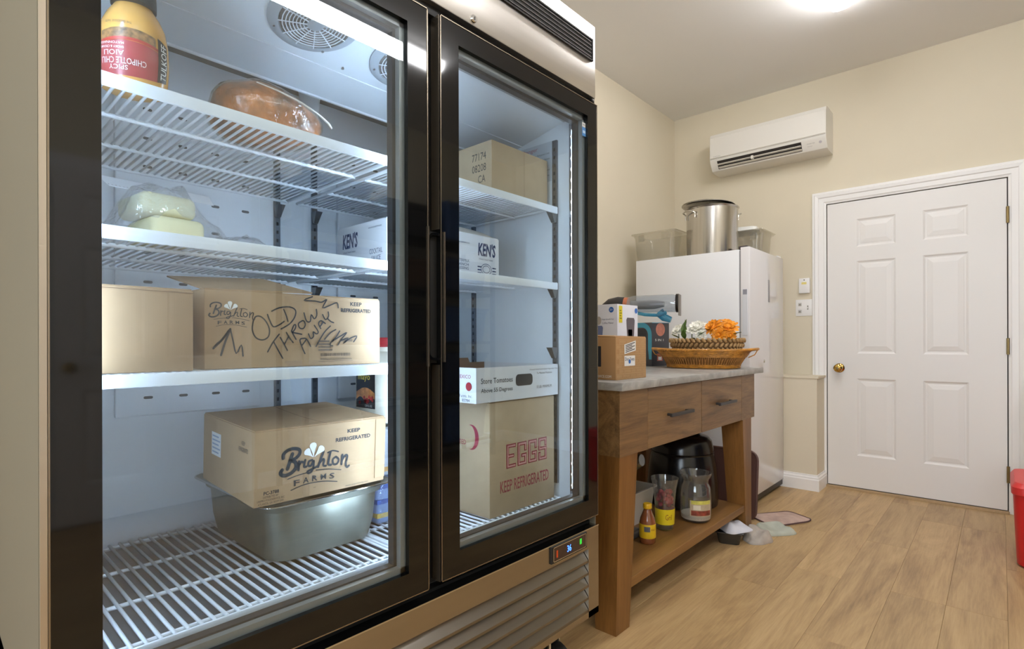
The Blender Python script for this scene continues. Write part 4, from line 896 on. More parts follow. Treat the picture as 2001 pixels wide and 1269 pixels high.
for y0, y1, pc in ((1.9115, 2.4155, 2.163), (2.4205, 2.9310, 2.674)):
    d = MB().rbox(TX - .40, TX + .0005, y0, y1, AZ0 + .001, AZ1 - .004, .0015).build('drawer', tbl_wood, tb)
    for s in (-1, 1): MB().cyl((TX, pc + s * .085, .753), (TX + .022, pc + s * .085, .753), .006, n=10).build('pull_post', pull_m, d, 40)
    MB().rbox(TX + .020, TX + .032, pc - .108, pc + .108, .746, .760, .002).build('pull_bar', pull_m, d)
def leg(a, b_):   # quads (x0, x1, y0, y1) at floor and at the apron
    q = lambda r_, z: [(r_[0], r_[2], z), (r_[1], r_[2], z), (r_[1], r_[3], z), (r_[0], r_[3], z)]
    MB().hexa(q(a, 0), q(b_, AZ0)).build('leg', leg_wood, tb)
leg((-1.105, -1.018, 1.674, 1.768), (-1.135, -1.018, 1.702, 1.832))
leg((-1.105, -1.018, 3.000, 3.085), (-1.135, -1.018, 2.955, 3.085))
leg((-1.700, -1.615, 1.674, 1.768), (-1.700, -1.585, 1.702, 1.832))
leg((-1.700, -1.615, 3.000, 3.085), (-1.700, -1.585, 2.955, 3.085))
SZ = .172
MB().rbox(-1.690, -1.022, 1.765, 3.005, SZ - .036, SZ, .002).build('lower_shelf', leg_wood.copy() if False else wood('shelf_wood', [(0.28, (90, 60, 28)), (0.45, (128, 90, 46)), (0.62, (150, 108, 58)), (0.8, (168, 126, 74))], .4, 'Y', 4.0, .03), tb)

# printed brown carton on the table
kb, ff, lf_, w_, h_, D = carton('handle_carton', 'brown carton with a hand hole and two white labels on the table', 'box', -1.086, 1.790, 2.028, .9055, 1.070, .215, M('kraft', (176, 136, 92), .8, var=.05), flaps=False)
pk_ = M('pale_print', (204, 170, 124), .8)
rb = random.Random(9); b = MB()
for r_ in range(8):
    x = .006 + (r_ % 2) * .02; z = .006 + r_ * .0190
    while x < w_ - .02:
        wd = min(rb.choice((.034, .044, .054)), w_ - .006 - x)
        rect(b, x, z - .0018, wd, .0010, ff); rect(b, x, z + .0155, wd, .0010, ff); rect(b, x, z - .0018, .001, .0183, ff); rect(b, x + wd, z - .0018, .001, .0183, ff)
        q = x + .003
        while q < x + wd - .004: rect(b, q, z + .0015, .0013, .0115, ff, .0005); q += .0034
        x += wd + .004
p_ = b.build('brick_print', pk_, kb, local=True); p_['kind'] = 'stuff'
b = MB(); b.add([ff.p(.062, .098, .0012), ff.p(.150, .112, .0012), ff.p(.150, .152, .0012), ff.p(.062, .136, .0012)], [(0, 1, 2, 3)]); l1 = b.build('shipping_label', paper, kb, local=True)
b = MB()
for k in range(5): b.add([ff.p(.070, .104 + k * .0065, .0016), ff.p(.142 - .02 * (k % 2), .1165 + k * .0065 - .003 * (k % 2), .0016), ff.p(.142 - .02 * (k % 2), .1200 + k * .0065 - .003 * (k % 2), .0016), ff.p(.070, .1070 + k * .0065, .0016)], [(0, 1, 2, 3)])
b.build('label_print', ink, l1, local=True)
b = MB(); rect(b, .062, .052, .082, .040, ff, .0012); l2 = b.build('brand_label', paper, kb, local=True)
text('label_word', 'Dino', ff, .066, .072, .032, .014, M('label_navy', (92, 100, 120), .6), l2, .01, e=.0016); text('label_word', 'Yeets', ff, .102, .072, .036, .014, M('label_navy', (92, 100, 120), .6), l2, .01, e=.0016)
b = MB(); disc(b, (.101, .069), .0085, ff, .0020); b.build('blue_dot', M('blue_dot', (44, 106, 190), .5), l2, local=True)
b = MB(); b.add([lf_.p(a, c, .0006) for a, c in stad(.128, .150, .050, .130, .010)], [tuple(range(28))]); b.build('hand_hole', M('hole_dark', (40, 40, 44), .9), kb, local=True)
text('print_line', 'SERVICE.COM', lf_, .120, .008, .075, .010, white_ink, kb)
text('print_line', 'NEXT-DAY DELIVERY - FRESH PRODUCE', ff, .008, -.0005, .21, .004, pk_, kb)
MB().add([(-.215, .001, h_), (-.002, .001, h_), (-.002, .235, h_), (-.215, .235, h_), (-.215, .001, h_ + .012), (-.002, .001, h_ + .003), (-.002, .235, h_ + .003), (-.215, .235, h_ + .012)], [(3, 2, 1, 0), (4, 5, 6, 7), (0, 1, 5, 4), (1, 2, 6, 5), (2, 3, 7, 6), (3, 0, 4, 7)]).build('top_flap', M('kraft', (176, 136, 92)), kb, local=True)
b = MB(); ribbon(b, [(-.12, .004), (-.004, .060)], .003, Face((0, 0, h_), (1, 0, 0), (0, 1, 0)), .0085); b.build('flap_seam', card_in, kb, local=True)

# coffee maker box
cb, ff, lf_, w_, h_, D = carton('coffee_maker_box', 'white coffee maker box with blue dots and yellow sticker, behind the brown carton', 'box', -1.300, 2.158, 2.345, .9055, 1.226, .22, M('glossy_carton', (226, 228, 238), .35), flaps=False)
bd = M('blue_dot', (44, 106, 190), .5)
b = MB(); disc(b, (.188, .295), .013, lf_, .0008); b.build('round_badge', bd, cb, local=True); b = MB(); disc(b, (.170, .295), .013, ff, .0008); b.build('round_badge', bd, cb, local=True)
text('badge_word', '20+', lf_, .180, .290, .016, .010, white_ink, cb, e=.0012)
b = MB(); rect(b, .012, .235, .030, .078, ff, .0010); ys_ = b.build('price_sticker', M('yellow_sticker', (232, 214, 30), .5), cb, local=True)
b = MB(); [rect(b, .018, .252 + k * .012, .018 - .004 * (k % 2), .006, ff, .0014) for k in range(4)]; b.build('sticker_print', M('sticker_olive', (150, 140, 40), .6), ys_, local=True)
def cup_print(face, a, b_, wd, ht, mat, nm):
    q = MB(); q.add([face.p(a + wd * .12, b_, .0008), face.p(a + wd * .88, b_, .0008), face.p(a + wd, b_ + ht * .9, .0008), face.p(a + wd * .9, b_ + ht, .0008), face.p(a + wd * .1, b_ + ht, .0008), face.p(a, b_ + ht * .9, .0008)], [tuple(range(6))]); q.build(nm, mat, cb, local=True)
cup_print(ff, .078, .150, .078, .110, M('print_grey', (98, 92, 98), .5), 'appliance_picture'); cup_print(ff, .094, .150, .040, .055, M('print_dark', (56, 50, 56), .5), 'appliance_picture')
cup_print(lf_, .085, .130, .058, .092, M('print_blue_grey', (112, 124, 164), .5), 'appliance_picture')
b = MB(); disc(b, (.120, .246), .014, lf_, .0008, 16, None, .020); b.build('bean_picture', M('bean_print', (184, 178, 172), .5), cb, local=True)
for k, s_ in enumerate(('Single Serve/K-Cup', 'Coffee Maker')): text('print_line', s_, lf_, .138, .246 - k * .016, .062, .009, M('print_slate', (110, 118, 140), .6), cb)
text('print_line', 'Single', ff, .020, .166, .026, .009, ink, cb); text('print_line', 'Serve', ff, .022, .153, .022, .009, ink, cb)

# boxed cordless vacuum in charcoal and teal packaging
vb = thing('vacuum_box', 'charcoal and teal product box standing behind the wicker tray', 'box', (-1.545, 2.955, .9055), R(-14))
ch_m = M('charcoal_carton', (66, 66, 72), .4); teal = M('teal_print', (70, 158, 186), .4)
MB().rbox(-.16, 0, 0, .155, 0, .262, .002).build('body', ch_m, vb, 40, local=True)
sf = Face((-.16, 0, 0), (1, 0, 0), (0, 0, 1)); ff = Face((0, 0, 0), (0, 1, 0), (0, 0, 1))
b = MB(); o_ = [(0, .262), (0, .245)] ; arc = [(.085 + .048 * math.cos(R(a)), .197 + .048 * math.sin(R(a))) for a in range(90, -1, -15)]; arc2 = [(.085 + .075 * math.cos(R(a)), .187 + .075 * math.sin(R(a))) for a in range(90, -1, -15)]
n_ = len(arc)
b.add([sf.p(0, .245, .0008), sf.p(0, .262, .0008)], []); b.v = []; b.f = []
outer = [(0, .262)] + arc2 + [(.160, .10), (.158, .04)]; inner = [(0, .232)] + [(.085 + .046 * math.cos(R(a)), .186 + .046 * math.sin(R(a))) for a in range(90, -1, -15)] + [(.131, .10), (.138, .04)]
n_ = len(outer); b.add([sf.p(a, c, .0008) for a, c in outer] + [sf.p(a, c, .0008) for a, c in inner], [(i, i + 1, n_ + i + 1, n_ + i) for i in range(n_ - 1)]); b.build('teal_swoosh', teal, vb, local=True)
b = MB()
for i in range(10):
    for j in range(8): rect(b, .045 + i * .0075, .165 + j * .0075, .005, .005, sf, .0006)
g_ = b.build('grille_print', M('print_black', (38, 38, 42), .5), vb, local=True); g_['kind'] = 'stuff'
b = MB(); disc(b, (.075, .220), .040, ff, .0008, 24); b.build('picture_badge', M('coral_print', (206, 132, 112), .5, var=.2, vscale=30), vb, local=True)
text('print_line', '5 IN 1', ff, .028, .150, .075, .013, white_ink, vb, .006)
b = MB(); rect(b, .045, .030, .050, .045, ff, .0008); b.build('badge_panel', M('badge_red', (178, 96, 84), .5), vb, local=True); b = MB(); rect(b, .055, .036, .03, .020, ff, .0012); b.build('badge_panel', paper, vb, local=True)
b = MB(); rect(b, .0, .258, .155, .003, ff, .0008); b.build('teal_edge', teal, vb, local=True)
# loose hand vacuum on top of that box
hv = thing('hand_vacuum', 'clear-barrelled hand vacuum lying on the charcoal box', 'vacuum', (-1.585, 3.02, 1.2280), R(18), ry=R(0))
cl = clear('clear_plastic', (226, 232, 238), .10, .05, .10)
MB().tube([(-.14, 0, .055), (-.10, 0, .055), (.13, 0, .055), (.155, 0, .050)], [.044, .054, .054, .050], 24).build('dust_cup', cl, hv, 40, local=True)
MB().tube([(-.12, 0, .05), (.02, 0, .05), (.08, 0, .05)], [.026, .028, .016], 16).build('filter_cone', M('filter_grey', (150, 150, 154), .3, .7), hv, 40, local=True)
MB().tube([(.150, 0, .055), (.165, 0, .055)], [.056, .056], 24).build('nozzle_collar', dark_metal, hv, 40, local=True)
MB().box(.166, .174, -.040, .040, -.020, .105).build('nozzle_plate', M('taupe_plastic', (132, 124, 112), .4), hv, local=True)
MB().tube([(-.14, 0, .055), (-.165, 0, .058)], [.045, .043], 20).build('copper_ring', M('copper', (214, 140, 110), .3, .8), hv, 40, local=True)
MB().tube([(-.165, 0, .06), (-.20, 0, .062), (-.25, 0, .056), (-.30, 0, .03), (-.315, 0, .0)], [.042, .044, .040, .026, .015], 16).build('motor_handle', M('dark_grip', (44, 42, 44), .45), hv, 40, local=True)
MB().tube([(-.08, -.03, .00), (-.03, -.045, -.012), (.06, -.05, -.018), (.10, -.05, .0)], .010, 10).build('teal_guard', clear('teal_clear', (110, 196, 222), .08, .05, .25, (90, 180, 210)), hv, 50, local=True)
MB().tube([(.05, 0, .004), (.08, 0, -.03), (.12, 0, -.045)], [.030, .024, .018], 14).build('teal_chute', clear('teal_clear'), hv, 50, local=True)

# wicker tray with handles
BK = (-1.235, 2.955, .9055)
wk = thing('wicker_tray', 'oval honey-coloured wicker tray with end handles on the table', 'basket', BK, R(10))
wm = M('honey_wicker', (186, 128, 50), .45, var=.35, vscale=40, coat=.2)
wm2 = M('pale_wicker', (168, 118, 62), .5, var=.3, vscale=40)
def oval(hx, hy, z, n=72, dr=0, ph_=0, k=36):
    return [((hx + dr * math.cos(k * 2 * math.pi * i / n + ph_)) * math.cos(2 * math.pi * i / n), (hy + dr * math.cos(k * 2 * math.pi * i / n + ph_)) * math.sin(2 * math.pi * i / n), z) for i in range(n)]
def size(t): return .190 + .045 * t + .012 * t * t, .128 + .030 * t + .008 * t * t
loft([oval(*(q - .006 for q in size(t)), .008 + .088 * t, 48) for t in (0, .3, .6, .95)], False, False).build('lining', M('wicker_lining', (128, 86, 38), .7), wk, 40, local=True)
bs = loft([oval(.180, .120, .001, 48), oval(.180, .120, .006, 48)], True, True).build('base', wm2, wk, 40, local=True)
b = MB()
for r_ in range(5):
    t = .66 + r_ * .075; hx, hy = size(t); b.tube(oval(hx, hy, .006 + .088 * t, 96, .0022, math.pi * (r_ % 2), 48), .0034, 5, True)
for k in range(3): b.tube(oval(*(q + .002 for q in size(.04)), .006 + .006 * k, 72, .0025, k * 2.1, 18), .0040, 5, True)
w1 = b.build('woven_bands', wm, wk, 70, local=True); w1['kind'] = 'stuff'
b = MB()
for i in range(88):
    a = 2 * math.pi * i / 88
    for s in (-1, 1):
        b.tube([((size(t)[0]) * math.cos(a + s * (.09 * (t - .3)) * (1 if i % 2 else .4)), (size(t)[1]) * math.sin(a + s * (.09 * (t - .3)) * (1 if i % 2 else .4)), .008 + .088 * t) for t in (0, .25, .5, .75, 1)], .0020, 4)
w2 = b.build('stakes', wm2, wk, 70, local=True); w2['kind'] = 'stuff'
hx, hy = size(1.03)
b = MB()
for k in range(3): b.tube([((hx + .004 * math.cos(30 * a + k * 2.09)) * math.cos(a), (hy + .004 * math.cos(30 * a + k * 2.09)) * math.sin(a), .100 + .004 * math.sin(30 * a + k * 2.09)) for a in [2 * math.pi * i / 180 for i in range(180)]], .0042, 5, True)
b.build('braided_rim', wm, wk, 70, local=True)
for s in (-1, 1):
    MB().tube([(s * hx * .86, -hy * .5, .100), (s * (hx + .020), -.040, .104), (s * (hx + .036), 0, .106), (s * (hx + .020), .040, .104), (s * hx * .86, hy * .5, .100)], .0075, 8).tube([(s * (hx + .034), -.01, .100), (s * (hx + .02), -.008, .075), (s * (hx - .012), 0, .060)], .0028, 5).build('handle', wm, wk, 60, local=True)
# small seagrass basket inside the tray
sg = thing('seagrass_basket', 'small plaited seagrass basket sitting in the wicker tray', 'basket', (BK[0] + .018, BK[1] + .006, .9125), R(10))
sgm = M('seagrass', (172, 138, 92), .7, var=.35, vscale=30)
loft([oval(.155, .095, .0, 48), oval(.196, .122, .15, 48), oval(.194, .120, .15, 48), oval(.153, .093, .006, 48)], True, True).build('wall', M('seagrass_dark', (120, 92, 58), .8), sg, 40, local=True)
knot = MB().lathe([(0, -.016), (.006, -.012), (.0085, 0), (.006, .012), (0, .016)], (0, 0, 0), 8)
km = bpy.data.meshes.new('plait'); km.from_pydata(knot.v, [], knot.f); km.update(); km.materials.append(sgm); km.shade_smooth()
for r_ in range(6):
    for i in range(44):
        a = 2 * math.pi * (i + .5 * (r_ % 2)) / 44; g_ = .003 + .0073 * r_
        place('plait', km, sg, ((.158 + g_) * math.cos(a), (.097 + g_ * .72) * math.sin(a), .016 + r_ * .0260), (R(38 if r_ % 2 else -38) * 1, 0, a))
# flowers
def blossom(par, c, rad, tilt, mat, core, npet=3, name='blossom'):
    b = MB(); rr_ = random.Random(hash((round(c[0], 3), round(c[1], 3))) % 999)
    for ring in range(npet):
        k = 14 - ring * 3; L = rad * (1 - ring * .24); up = .15 + ring * .42
        for i in range(k):
            a = 2 * math.pi * (i + ring * .4) / k + rr_.random() * .15; u_ = up + (rr_.random() - .5) * .25
            d = Vector((math.cos(a) * math.cos(u_), math.sin(a) * math.cos(u_), math.sin(u_))); s = Vector((-math.sin(a), math.cos(a), 0)); n = d.cross(s)
            wd = rad * .17
            P = [(.08, .25), (.45, .85), (.78, 1.0), (.94, .6), (1.0, .05)]
            V = [d * L * t + s * wd * q + n * (-.10 * L * t * t + .15 * wd) for t, q in P] + [d * L * t - s * wd * q + n * (-.10 * L * t * t + .15 * wd) for t, q in P] + [d * L * t - n * (.10 * L * t * t + .15 * wd) for t, q in P]
            m_ = len(P)
            b.add(V, [(j, j + 1, 2 * m_ + j + 1, 2 * m_ + j) for j in range(m_ - 1)] + [(2 * m_ + j, 2 * m_ + j + 1, m_ + j + 1, m_ + j) for j in range(m_ - 1)])
    b.lathe([(0, -.02 * rad), (.3 * rad, .05 * rad), (.25 * rad, .28 * rad), (0, .36 * rad)], (0, 0, 0), 10)
    o = b.build(name, mat, par, 60, local=True, loc=c, rot=tilt)
    return o
leaf_m = M('leaf_green', (86, 112, 52), .5, var=.3, vscale=40)
def leafy(par, c, L, rz, rx):
    b = MB(); P = [(0, .04), (.25, .7), (.5, 1), (.75, .7), (1, .03)]; wd = L * .22
    V = [(L * t, wd * q, .1 * wd) for t, q in P] + [(L * t, -wd * q, .1 * wd) for t, q in P] + [(L * t, 0, -.12 * wd) for t, q in P]; m_ = 5
    b.add(V, [(j, 2 * m_ + j, 2 * m_ + j + 1, j + 1) for j in range(4)] + [(2 * m_ + j, m_ + j, m_ + j + 1, 2 * m_ + j + 1) for j in range(4)])
    return b.build('leaf', leaf_m, par, 60, local=True, loc=c, rot=(0, rx, rz))
wfl = thing('white_flower_bunch', 'white silk chrysanthemums with green leaves in the seagrass basket', 'flowers', (BK[0] - .055, BK[1] - .02, 1.062))
wh_m = M('white_petal', (240, 238, 228), .6); or_m = M('orange_petal', (238, 152, 34), .6, var=.25, vscale=30)
for c, r_, tl in (((-.075, -.01, .055), .044, (R(50), R(-25), 0)), ((.035, -.005, .065), .062, (R(40), R(5), 0)), ((.075, -.05, .022), .034, (R(75), R(10), 0)), ((-.02, .05, .05), .045, (R(20), R(-5), 0))): blossom(wfl, c, r_, tl, wh_m, None)
for c, L, rz, rx in (((-.03, -.04, .02), .08, R(100), R(-78)), ((-.02, -.045, .0), .07, R(-80), R(-50)), ((-.05, -.05, .01), .06, R(-110), R(-20)), ((.03, -.06, .0), .06, R(-60), R(-10)), ((-.035, -.035, .05), .07, R(60), R(-70)), ((.06, -.06, .02), .05, R(0), R(-30))): leafy(wfl, c, L, rz, rx)
MB().tube([(-.02, -.02, -.06), (-.03, -.03, .03), (-.022, -.035, .115)], [.003, .0028, .001], 6).tube([(.03, 0, -.06), (.035, 0, .06)], .003, 6).tube([(-.07, 0, -.06), (-.075, -.005, .05)], .003, 6).tube([(.07, -.04, -.06), (.075, -.045, .02)], .003, 6).tube([(-.02, .05, -.06), (-.02, .05, .05)], .003, 6).build('stems', leaf_m, wfl, 60, local=True)
ofl = thing('orange_flower_bunch', 'orange silk chrysanthemums in the seagrass basket', 'flowers', (BK[0] + .095, BK[1] + .005, 1.062))
for c, r_, tl in (((-.030, -.02, .070), .058, (R(45), R(-18), 0)), ((.045, -.01, .062), .062, (R(45), R(20), 0)), ((.015, -.055, .025), .044, (R(75), 0, 0)), ((.02, .03, .09), .045, (R(15), R(10), 0)), ((-.05, .02, .085), .04, (R(15), R(-20), 0)), ((.07, -.04, .02), .035, (R(70), R(30), 0))): blossom(ofl, c, r_, tl, or_m, None)
for c, L, rz, rx in (((.07, -.03, .03), .06, R(-10), R(-8)), ((.06, -.05, .01), .05, R(-50), R(0)), ((-.06, -.05, .03), .05, R(-120), R(-10))): leafy(ofl, c, L, rz, rx)
b = MB()
for c in ((-.030, -.02, .07), (.045, -.01, .06), (.015, -.05, .02), (.02, .03, .09), (-.05, .02, .085), (.07, -.04, .02)): b.tube([(c[0] * .8, c[1] * .8, -.07), c], .003, 6)
b.build('stems', leaf_m, ofl, 60, local=True)

# ------------------------------------------------------------------ things on the lower shelf
SH = SZ + .0005
sb = thing('sauce_jar', 'small brown sauce bottle with yellow cap and label on the lower shelf', 'bottle', (-1.150, 2.155, SH))
MB().lathe([(.030, 0), (.034, .004), (.035, .02), (.035, .088), (.031, .108), (.022, .130), (.016, .146), (.0155, .158)], (0, 0, 0), 28).build('body', M('brown_sauce', (134, 78, 46), .2, coat=.8), sb, 50, local=True)
MB().lathe([(.0185, .150), (.019, .152), (.019, .168), (.017, .171), (0, .171)], (0, 0, 0), 24).build('cap', M('yellow_cap', (222, 176, 30), .4), sb, 40, local=True)
MB().lathe([(.0352, .026), (.0357, .028), (.0357, .084), (.0352, .086)], (0, 0, 0), 28).build('label', M('yellow_label', (226, 190, 34), .45), sb, 40, local=True)
def cyl_fn(r_, c=(0, 0), a0=0.0):
    return lambda a, z, e=.0006: Vector((c[0] + (r_ + e) * math.cos(a0 + a / r_), c[1] + (r_ + e) * math.sin(a0 + a / r_), z))
f1 = cyl_fn(.0357, a0=R(-40)); b = MB(); n_ = 10
b.add([f1(-.028 + .026 * i / n_, .056 + .022 * j, .0006) for j in (0, 1) for i in range(n_ + 1)], [(i, i + 1, n_ + 2 + i, n_ + 1 + i) for i in range(n_)]); b.build('label_patch', M('label_slate', (92, 94, 104), .5), sb, local=True)
text('label_word', 'Hot', None, .002, .060, .018, .010, M('label_brown', (140, 70, 30), .5), sb, fn=f1)
j1 = thing('yellow_label_cup', 'clear flared cup with red pieces and a yellow label on the lower shelf', 'cup', (-1.175, 2.370, SH))
jar_c = clear('jar_plastic', (244, 244, 242), .06, .03, .03)
MB().lathe([(.036, 0), (.040, .004), (.043, .06), (.047, .13), (.053, .19), (.063, .236), (.0645, .240), (.0625, .240), (.051, .19), (.045, .13), (.041, .06), (.037, .008), (0, .008)], (0, 0, 0), 32).build('cup', jar_c, j1, 50, local=True)
b = MB(); b.lathe([(.0435, .028), (.0466, .100), (.0463, .100), (.0432, .028)], (0, 0, 0), 32); b.build('label', M('yellow_label2', (228, 206, 36), .45), j1, 50, local=True)
text('label_word', 'Gril', None, -.014, .052, .030, .026, M('label_brown', (140, 70, 30), .5), j1, fn=lambda a, z, e=.001: Vector(((.0435 + .0031 * (z - .028) / .072 + .001) * math.cos(R(-42) + a / .045), (.0435 + .0031 * (z - .028) / .072 + .001) * math.sin(R(-42) + a / .045), z)))
rj = random.Random(8)
for k in range(24):
    a = rj.random() * 6.28; q = .033 * rj.random() ** .5
    MB().lathe([(0, -.014), (.009, -.010), (.013, 0), (.009, .010), (0, .014)], (0, 0, 0), 10).build('red_piece', M('red_fruit', (158, 36, 50), .35, var=.3, vscale=60), j1, 60, local=True, loc=(q * math.cos(a), q * math.sin(a), .110 + .066 * k / 24), rot=(rj.random() * 3, rj.random() * 3, 0))
MB().lathe([(.0405, .040), (.0438, .098), (0, .098)], (0, 0, 0), 24).build('filling', M('red_fruit_dark', (112, 26, 38), .5), j1, 60, local=True)
j2 = thing('clear_grip_jar', 'clear plastic jar with a pinched neck and picture label on the lower shelf', 'jar', (-1.120, 2.590, SH))
MB().lathe([(.052, 0), (.060, .006), (.064, .03), (.064, .12), (.060, .165), (.052, .188), (.055, .204), (.066, .226), (.067, .234), (.065, .236), (.0635, .228), (.052, .206), (.0495, .188), (.058, .165), (.062, .12), (.062, .03), (.058, .009), (0, .009)], (0, 0, 0), 32, 'Z', 1.15, 1.15).build('jar', jar_c, j2, 50, local=True)
MB().lathe([(.055, .011), (.060, .014), (.0612, .034), (0, .034)], (0, 0, 0), 28, 'Z', 1.15, 1.15).build('white_powder', M('white_powder', (224, 218, 208), .8), j2, 60, local=True)
f2 = cyl_fn(.0738, a0=R(-44)); b = MB(); n_ = 14
def band(z0, z1, mat, a0=-.056, a1=.056, e=.0008, nm='label'):
    b = MB(); b.add([f2(a0 + (a1 - a0) * i / n_, z, e) for z in (z0, z1) for i in range(n_ + 1)], [(i, i + 1, n_ + 2 + i, n_ + 1 + i) for i in range(n_)]); return b.build(nm, mat, j2, local=True)
band(.036, .112, M('label_tan', (188, 172, 146), .5, var=.15, vscale=30)); band(.040, .064, M('label_fruit', (134, 60, 44), .5, var=.5, vscale=60), -.05, .05, .0012, 'label_picture'); band(.094, .112, M('label_lime', (206, 200, 96), .5, var=.2, vscale=40), -.05, .05, .0012, 'label_banner'); band(.068, .090, M('label_cream', (224, 216, 198), .5), -.04, -.006, .0012, 'label_patch')
j3 = thing('lime_jar', 'small lime-coloured jar tucked between the two clear jars', 'jar', (-1.255, 2.505, SH))
MB().lathe([(.030, 0), (.034, .005), (.034, .095), (.028, .110), (.028, .125), (0, .126)], (0, 0, 0), 24).build('body', M('lime_jar', (168, 168, 50), .35), j3, 50, local=True)
MB().lathe([(.030, .112), (.031, .114), (.031, .130), (0, .131)], (0, 0, 0), 24).build('lid', M('jar_lid_dark', (40, 44, 36), .5), j3, 40, local=True)

kt = thing('soup_kettle', 'black soup warmer with a domed lid on the lower shelf', 'soup warmer', (-1.300, 2.830, SH))
kb_ = M('black_enamel', (20, 17, 17), .22, rvar=.06)
MB().lathe([(.165, 0), (.184, .006), (.188, .04), (.186, .12), (.178, .20), (.168, .265), (.164, .276), (.166, .280), (.166, .284), (.160, .286)], (0, 0, 0), 40).build('body', kb_, kt, 40, local=True)
MB().lathe([(.165, .286), (.162, .310), (.154, .345), (.138, .364), (.112, .372), (.100, .373), (.092, .381), (.05, .386), (0, .387)], (0, 0, 0), 40).build('lid', kb_, kt, 50, local=True)
MB().tube([(-.035, 0, .382), (-.030, 0, .405), (0, 0, .412), (.030, 0, .405), (.035, 0, .382)], .009, 8).build('lid_handle', black_matte, kt, 60, local=True)
MB().box(.02, .075, -.02, .03, .378, .392).build('lid_hinge', polished, kt, local=True)
MB().lathe([(.016, 0), (.020, .004), (.018, .016), (0, .018)], (.128, -.128, .045), 14, 'X').build('dial', dark_metal, kt, 40, local=True)
mx = thing('drink_mixer', 'slim drink mixer with chrome head behind the near table leg', 'mixer', (-1.265, 2.150, SH))
MB().rbox(-.06, .06, -.07, .06, 0, .035, .01, 3).build('base', M('mixer_grey', (70, 74, 80), .4), mx, 40, local=True)
MB().rbox(-.022, .022, .01, .05, .034, .300, .008, 3).build('column', M('mixer_column', (62, 70, 78), .3, .5), mx, 40, local=True)
MB().tube([(0, .03, .290), (.012, .03, .315), (.05, .03, .345), (.075, .03, .350)], [.024, .032, .036, .026], 16).build('head', M('mixer_chrome', (128, 134, 140), .22, .8), mx, 50, local=True)
wt = thing('white_tub', 'shallow white plastic tub behind the jars on the lower shelf', 'tub', (-1.40, 2.36, SH))
loft([[(x, y, z) for x, y in rrect(hx, hy, .02)] for hx, hy, z in ((.10, .12, 0), (.115, .135, .15), (.125, .145, .155), (.125, .145, .162), (.110, .130, .160), (.096, .116, .004))], True, True).build('tub', M('white_plastic', (206, 204, 200), .4), wt, 40, local=True)

# tray leaning behind the far leg, cloths and tub on the floor
tr = thing('brown_tray', 'dark brown plastic tray leaning behind the far table leg', 'tray', (-1.235, 3.300, 0), R(0))
loft([[(x, 0 + t, z + .20) for x, z in rrect(.17, .20, .05)] for t in (0, .012)], True, True).build('panel', M('brown_plastic', (92, 64, 58), .4), tr, 40, local=True, rot=(R(-6), 0, 0))
MB().tube([(x, .006, z + .20) for x, z in rrect(.168, .198, .05)], .008, 8, True).build('rim', M('brown_plastic', (92, 64, 58)), tr, 60, local=True, rot=(R(-6), 0, 0))
def cloth(name, label, loc, rz, hx, hy, hgt, mat, seed, r_=.06, edge=None, cat='cloth'):
    t = thing(name, label, cat, loc, rz); rc = random.Random(seed); ph = [rc.random() * 6 for _ in range(8)]
    rings = []; K = 8
    for k in range(K + 1):
        s = 1 - k / K
        ring = []
        for x, y in rrect(hx, hy, r_, 7):
            wob = 1 + .07 * math.sin(3 * math.atan2(y, x) + ph[0]) + .04 * math.sin(7 * math.atan2(y, x) + ph[1])
            X, Y = x * s * wob, y * s * wob
            fold = math.sin(28 * X + ph[2] + 9 * Y) * .5 + math.sin(35 * Y + ph[3] - 12 * X) * .5
            env = min(1, (1 - s) * 3.2)
            ring.append((X, Y, max(.004, .006 + env * hgt * (.55 + .45 * fold))))
        rings.append(ring)
    base = [(x, y, .0005) for x, y, z in rings[0]]
    loft([base] + rings, True, True).build('fabric', mat, t, 70, local=True)
    if edge: MB().tube([(x, y, .006) for x, y, z in rings[0]], .004, 6, True).build('hem', edge, t, 60, local=True)
    return t
cloth('pot_holder', 'pinkish quilted pot holder with dark edging on the floor', (-.965, 3.43, 0), R(58), .15, .10, .016, M('pink_cloth', (186, 160, 148), .9, var=.15, vscale=20), 3, .05, M('edging', (88, 62, 62), .8))
cloth('crumpled_rag', 'crumpled pale green rag on the floor beside the black tub', (-.935, 3.18, 0), R(50), .11, .07, .06, M('green_rag', (176, 178, 164), .9, var=.12, vscale=15), 5)
cloth('grey_towel', 'rumpled grey-beige towel on the floor by the far table leg', (-.955, 2.985, 0), R(65), .080, .060, .085, M('beige_towel', (172, 162, 152), .9, var=.15, vscale=18), 9)
bt2 = thing('black_tub', 'small black plastic tub on the floor under the table edge', 'tub', (-1.060, 2.870, 0), R(20))
loft([[(x, y, z) for x, y in rrect(hx, hy, .02)] for hx, hy, z in ((.050, .042, 0), (.062, .054, .058), (.072, .064, .060), (.072, .064, .064), (.060, .052, .063), (.048, .040, .003))], True, True).build('tub', M('smoky_plastic', (54, 50, 44), .25), bt2, 40, local=True)
cloth('white_rag', 'white rag draped over the small black tub', (-1.035, 2.885, .0645), R(60), .075, .055, .055, M('white_rag', (206, 206, 214), .9, var=.08), 12, .03)

